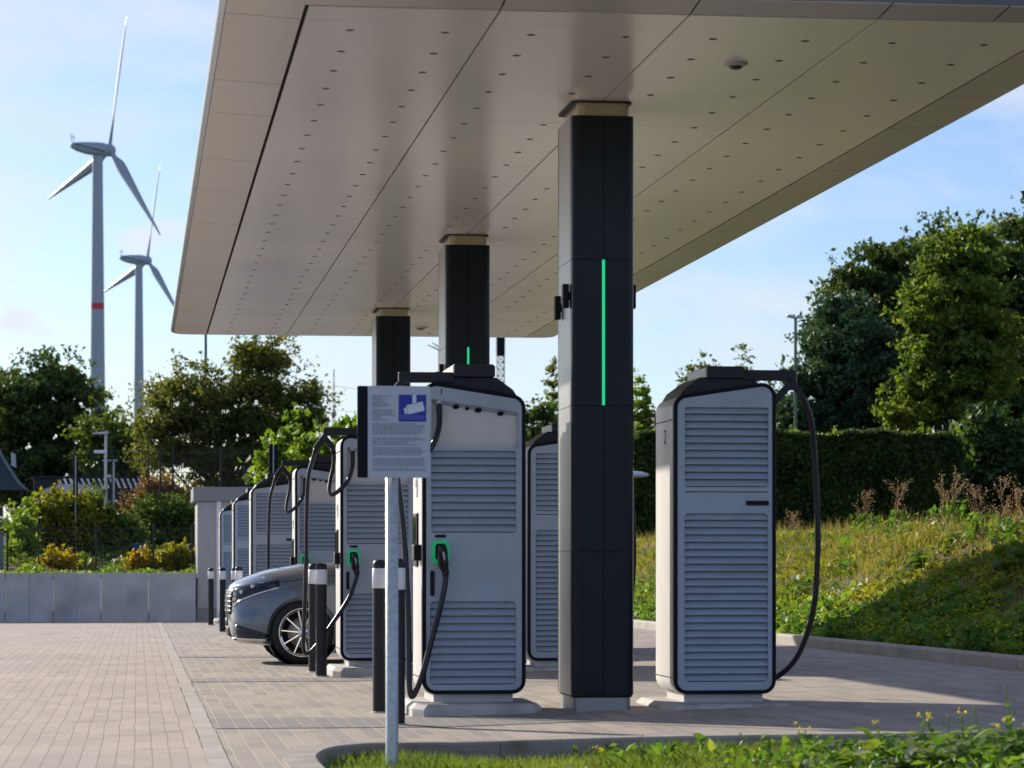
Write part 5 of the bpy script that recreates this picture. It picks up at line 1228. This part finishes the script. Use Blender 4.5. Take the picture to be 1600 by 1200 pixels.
# lattice masts
def lattice(label, px, Z, ytop, ybot, wt, wb_, nseg, m, r, cat='mast'):
    q = P(px, Z); z0 = -1.2; top = P(px, Z, ytop).z - z0; t = thing('lattice_mast', label, cat, (q.x, q.y, z0)); b = MB()
    cor = lambda z, i: Vector(((-1, 1, 1, -1)[i] * (wb_ + (wt - wb_) * z / top) / 2, (-1, -1, 1, 1)[i] * (wb_ + (wt - wb_) * z / top) / 2, z))
    for i in range(4): b.tube([cor(0, i), cor(top, i)], r, 4)
    for k in range(nseg):
        za, zc = top * k / nseg, top * (k + 1) / nseg
        for i in range(4): j = (i + 1) % 4; b.tube([cor(za, i), cor(zc, j)], r * .6, 4); b.tube([cor(za, j), cor(zc, i)], r * .6, 4); b.tube([cor(zc, i), cor(zc, j)], r * .6, 4)
    b.build('lattice', m, t); return t, top
M_LAT = mat('lattice_grey', (.22, .25, .28), .6)
tt, top = lattice('slim pointed lattice pylon far away between the birch and the sign', 521.5, 600, 577, 700, .12, 1.9, 18, M_LAT, .06)
for zz in (.62, .78): MB().lathe([(0, -.5), (.55, -.4), (.55, .4), (0, .5)], (0, 0, top * zz), 10).build('dish', M_LAT, tt)
tt, top = lattice('lattice mast with dark box on top right of the middle column', 782, 300, 556, 700, .72, .85, 34, M_LAT, .045)
MB().box(-.42, .42, -.42, .42, top, top + 2.6).build('cabinet', M_TRIM, tt, .03)
# power lines near the pylon
b = MB(); 
for z_, dz in ((603, 0), (640, 3)):
    a = P(521, 600, z_); c = P(1400, 900, z_ + 20 + dz); pts = [a.lerp(c, k / 12) - Vector((0, 0, 6 * math.sin(math.pi * k / 12))) for k in range(13)]; b.tube(pts, .035, 4)
o = b.build('power_line', M_LAT); tag(o, 'two thin power lines hanging off the distant pylon', 'power line')

# shelter with striped fascia, dark shed with a sign, parasol, bin, posts, low building
q = P(65, 84); t = thing('shelter', 'low shelter with thin white curved roof and black and white striped fascia', 'shelter', (q.x, q.y, 1.1)); sc_ = 84 / F
def zz(py): return P(0, 84, py).z - 1.1
n = 14; b = MB(); L = 98 * sc_
up_ = [(L * i / n, zz(767) + .12 * abs(math.sin(math.pi * (i / n))) ** .6 + (.08 if i > 3 else .02 * i)) for i in range(n + 1)]; lo_ = [(L * i / n, zz(770)) for i in range(n + 1)]
b.prism(lo_ + up_[::-1], 0, 2.4, 'y'); b.build('roof', mat('shelter_white', (.55, .58, .62), .4), t)
b = MB().box(.5, 3.3, .5, .56, zz(765) + .02, zz(745)); fa = b.build('fascia', M_BLACK, t)
b = MB(); x = .55
while x < 3.15:
    b.prism([(x, zz(765) + .06), (x + .07, zz(765) + .06), (x - .05, zz(745) - .03), (x - .12 if x > .7 else x - .05, zz(745) - .03)], .488, .498, 'y'); x += .165
b.build('stripes', M_WHITE, fa)
MB().box(.38, .62, .8, 1.0, 0, zz(768)).build('post', M_DGREY, t, .01); MB().box(1.5, 1.74, .8, 1.0, 0, zz(768)).build('post', M_DGREY, t, .01)
q = P(150, 90); t = thing('dark_shed', 'dark low shed with a white 8 and white triangle behind the lamp posts', 'shed', (q.x, q.y, 1.1)); 
def zq(py): return P(0, 90, py).z - 1.1
MB().box(-1.9, 1.0, 0, 3, -.2, zq(747)).build('wall', mat('shed_dark', (.022, .025, .03), .7), t, .02)
MB().box(-2.0, 1.1, -.1, 3.1, zq(747) + .002, zq(744)).build('roof', M_DGREY, t)
text_mesh('number', '.8', .36, M_WHITE, t, facing(0, (.47, -.006, zq(756))))
MB().prism([(.62, zq(752)), (.80, zq(752)), (.71, zq(758))], -.008, -.002, 'y').build('triangle_mark', M_WHITE, t)
MB().box(1.0, 1.34, .3, .5, -.2, zq(757)).build('red_panel', mat('dull_red', (.22, .03, .03), .6), t); MB().box(1.36, 1.52, .2, .4, -.2, zq(751)).build('pale_door', M_SIGN, t)
q = P(-30, 82); t = thing('tent_roof', 'dark pyramid shaped tent roof with pale piping at the left edge', 'tent', (q.x, q.y, 1.1)); s8 = 82 / F
def zt2(py): return P(0, 82, py).z - 1.1
half = [(72, 767), (60, 756), (46, 735), (34, 715), (22, 690), (14, 665)]
b = MB(); rings = [[(sx_ * a * s8, sy_ * a * s8, zt2(py)) for sx_, sy_ in ((-1, -1), (1, -1), (1, 1), (-1, 1))] for a, py in half]
for r_ in rings: b.v.extend(r_)
for i in range(len(rings) - 1):
    for j in range(4): b.f.append((i * 4 + j, i * 4 + (j + 1) % 4, (i + 1) * 4 + (j + 1) % 4, (i + 1) * 4 + j)); b.sm.append(False)
b.f.append(tuple((len(rings) - 1) * 4 + j for j in range(4))); b.sm.append(False); b.build('roof', mat('tent_dark', (.015, .035, .045), .6), t)
for sx_, sy_ in ((-1, -1), (1, -1), (1, 1), (-1, 1)):
    MB().tube([(sx_ * a * s8, sy_ * a * s8, zt2(py) + .01) for a, py in half], .028, 6).build('piping', mat('piping_grey', (.14, .2, .22), .5), t)
    MB().box(sx_ * 66 * s8 - .03, sx_ * 66 * s8 + .03, sy_ * 66 * s8 - .03, sy_ * 66 * s8 + .03, 0, zt2(762)).build('pole', M_DGREY, t)
q = P(20, 84); t = thing('banner', 'small white hanging banner beside the dark tent roof', 'banner', (q.x, q.y, 1.1)); MB().box(-.02, .02, .02, .05, 0, P(0, 84, 704).z - 1.1).build('pole', M_DGREY, t)
MB().prism([(-.05, P(0, 84, 727).z - 1.1), (.10, P(0, 84, 731).z - 1.1), (.08, P(0, 84, 710).z - 1.1), (-.05, P(0, 84, 706).z - 1.1)], 0, .012, 'y').build('cloth', M_SIGN, t)
q = P(217, 66.5); t = thing('waste_bin', 'blue wheeled bin behind the low mesh fence', 'bin', (q.x, q.y, emb_z(0, 66.5) - .15)); zb2 = emb_z(0, 66.5) - .15; tz = P(0, 66.5, 850).z - zb2
M_BIN = mat('bin_blue', (.02, .07, .20), .5)
b = MB(); b.add([(-.14, -.12, 0), (.14, -.12, 0), (.14, .12, 0), (-.14, .12, 0), (-.17, -.16, tz - .04), (.17, -.16, tz - .04), (.17, .16, tz - .04), (-.17, .16, tz - .04)], [(0, 3, 2, 1), (4, 5, 6, 7), (0, 1, 5, 4), (1, 2, 6, 5), (2, 3, 7, 6), (3, 0, 4, 7)]); b.build('body', M_BIN, t, .02)
MB().box(-.18, .18, -.18, .18, tz - .038, tz + .01).build('lid', M_BIN, t, .015)
GP = 'dark steel gate posts'
for lab, px, Z, yt, wpx in (('dark double post with a pale tip before the striped shelter', 118, 68.5, 713, 8), ('dark double post with pale edge standing above the far chargers', 427, 76, 694, 14)):
    q = P(px, Z); zb3 = 1.0; t = thing('gate_post', lab, 'post', (q.x, q.y, zb3), 0, GP); hh = P(0, Z, yt).z - zb3; hw = wpx * Z / F / 2
    MB().box(-hw, -.012, -.05, .05, -.1, hh).build('post', M_TRIM, t, .006); MB().box(.016, hw, -.05, .05, -.1, hh - .02).build('post', M_TRIM, t, .006); MB().box(-.010, .014, -.04, .0, 0, hh + .01).build('guide_rail', M_GALV, t)
q = P(1012, 100); t = thing('low_building', 'low building with light ribbed roof just visible above the hedge beside the right charger', 'building', (q.x, q.y, 1.0))
def z1_(py): return P(0, 100, py).z - 1.0
MB().box(-.6, 8, 1.0, 6, -.2, z1_(688)).build('wall', mat('building_wall', (.4, .36, .3), .8), t)
b = MB(); b.add([(-1.0, .4, z1_(690)), (8.4, .4, z1_(690)), (8.4, 3.5, z1_(644)), (-.0, 3.5, z1_(644)), (8.4, 6.6, z1_(690)), (-1.0, 6.6, z1_(690))], [(0, 1, 2, 3), (3, 2, 4, 5)]); rf = b.build('roof', mat('roof_terracotta', (.20, .11, .07), .8), t)
so = rf.modifiers.new('S', 'SOLIDIFY'); so.thickness = .06
b = MB(); x = -.9
while x < 8.2: b.add([(x, .38, z1_(690) + .03), (x + .11, .38, z1_(690) + .03), (x + .11 + .4, 3.5, z1_(644) + .03), (x + .4, 3.5, z1_(644) + .03), (x, .38, z1_(690) + .07), (x + .11, .38, z1_(690) + .07), (x + .51, 3.5, z1_(644) + .07), (x + .4, 3.5, z1_(644) + .07)], [(0, 3, 2, 1), (4, 5, 6, 7), (0, 1, 5, 4), (1, 2, 6, 5), (2, 3, 7, 6), (3, 0, 4, 7)]); x += .30
b.build('roof_rib', mat('rib_cream', (.75, .70, .58), .6), rf)
# white car behind the shrubs at the far left
wcar = build_car('white car roof at the far left edge, mostly hidden by shrubs', paint=M_PAINTW)
q = P(146, 76); wcar.location = (q.x, q.y, .62); wcar.rotation_euler = (0, 0, math.pi + R(2));
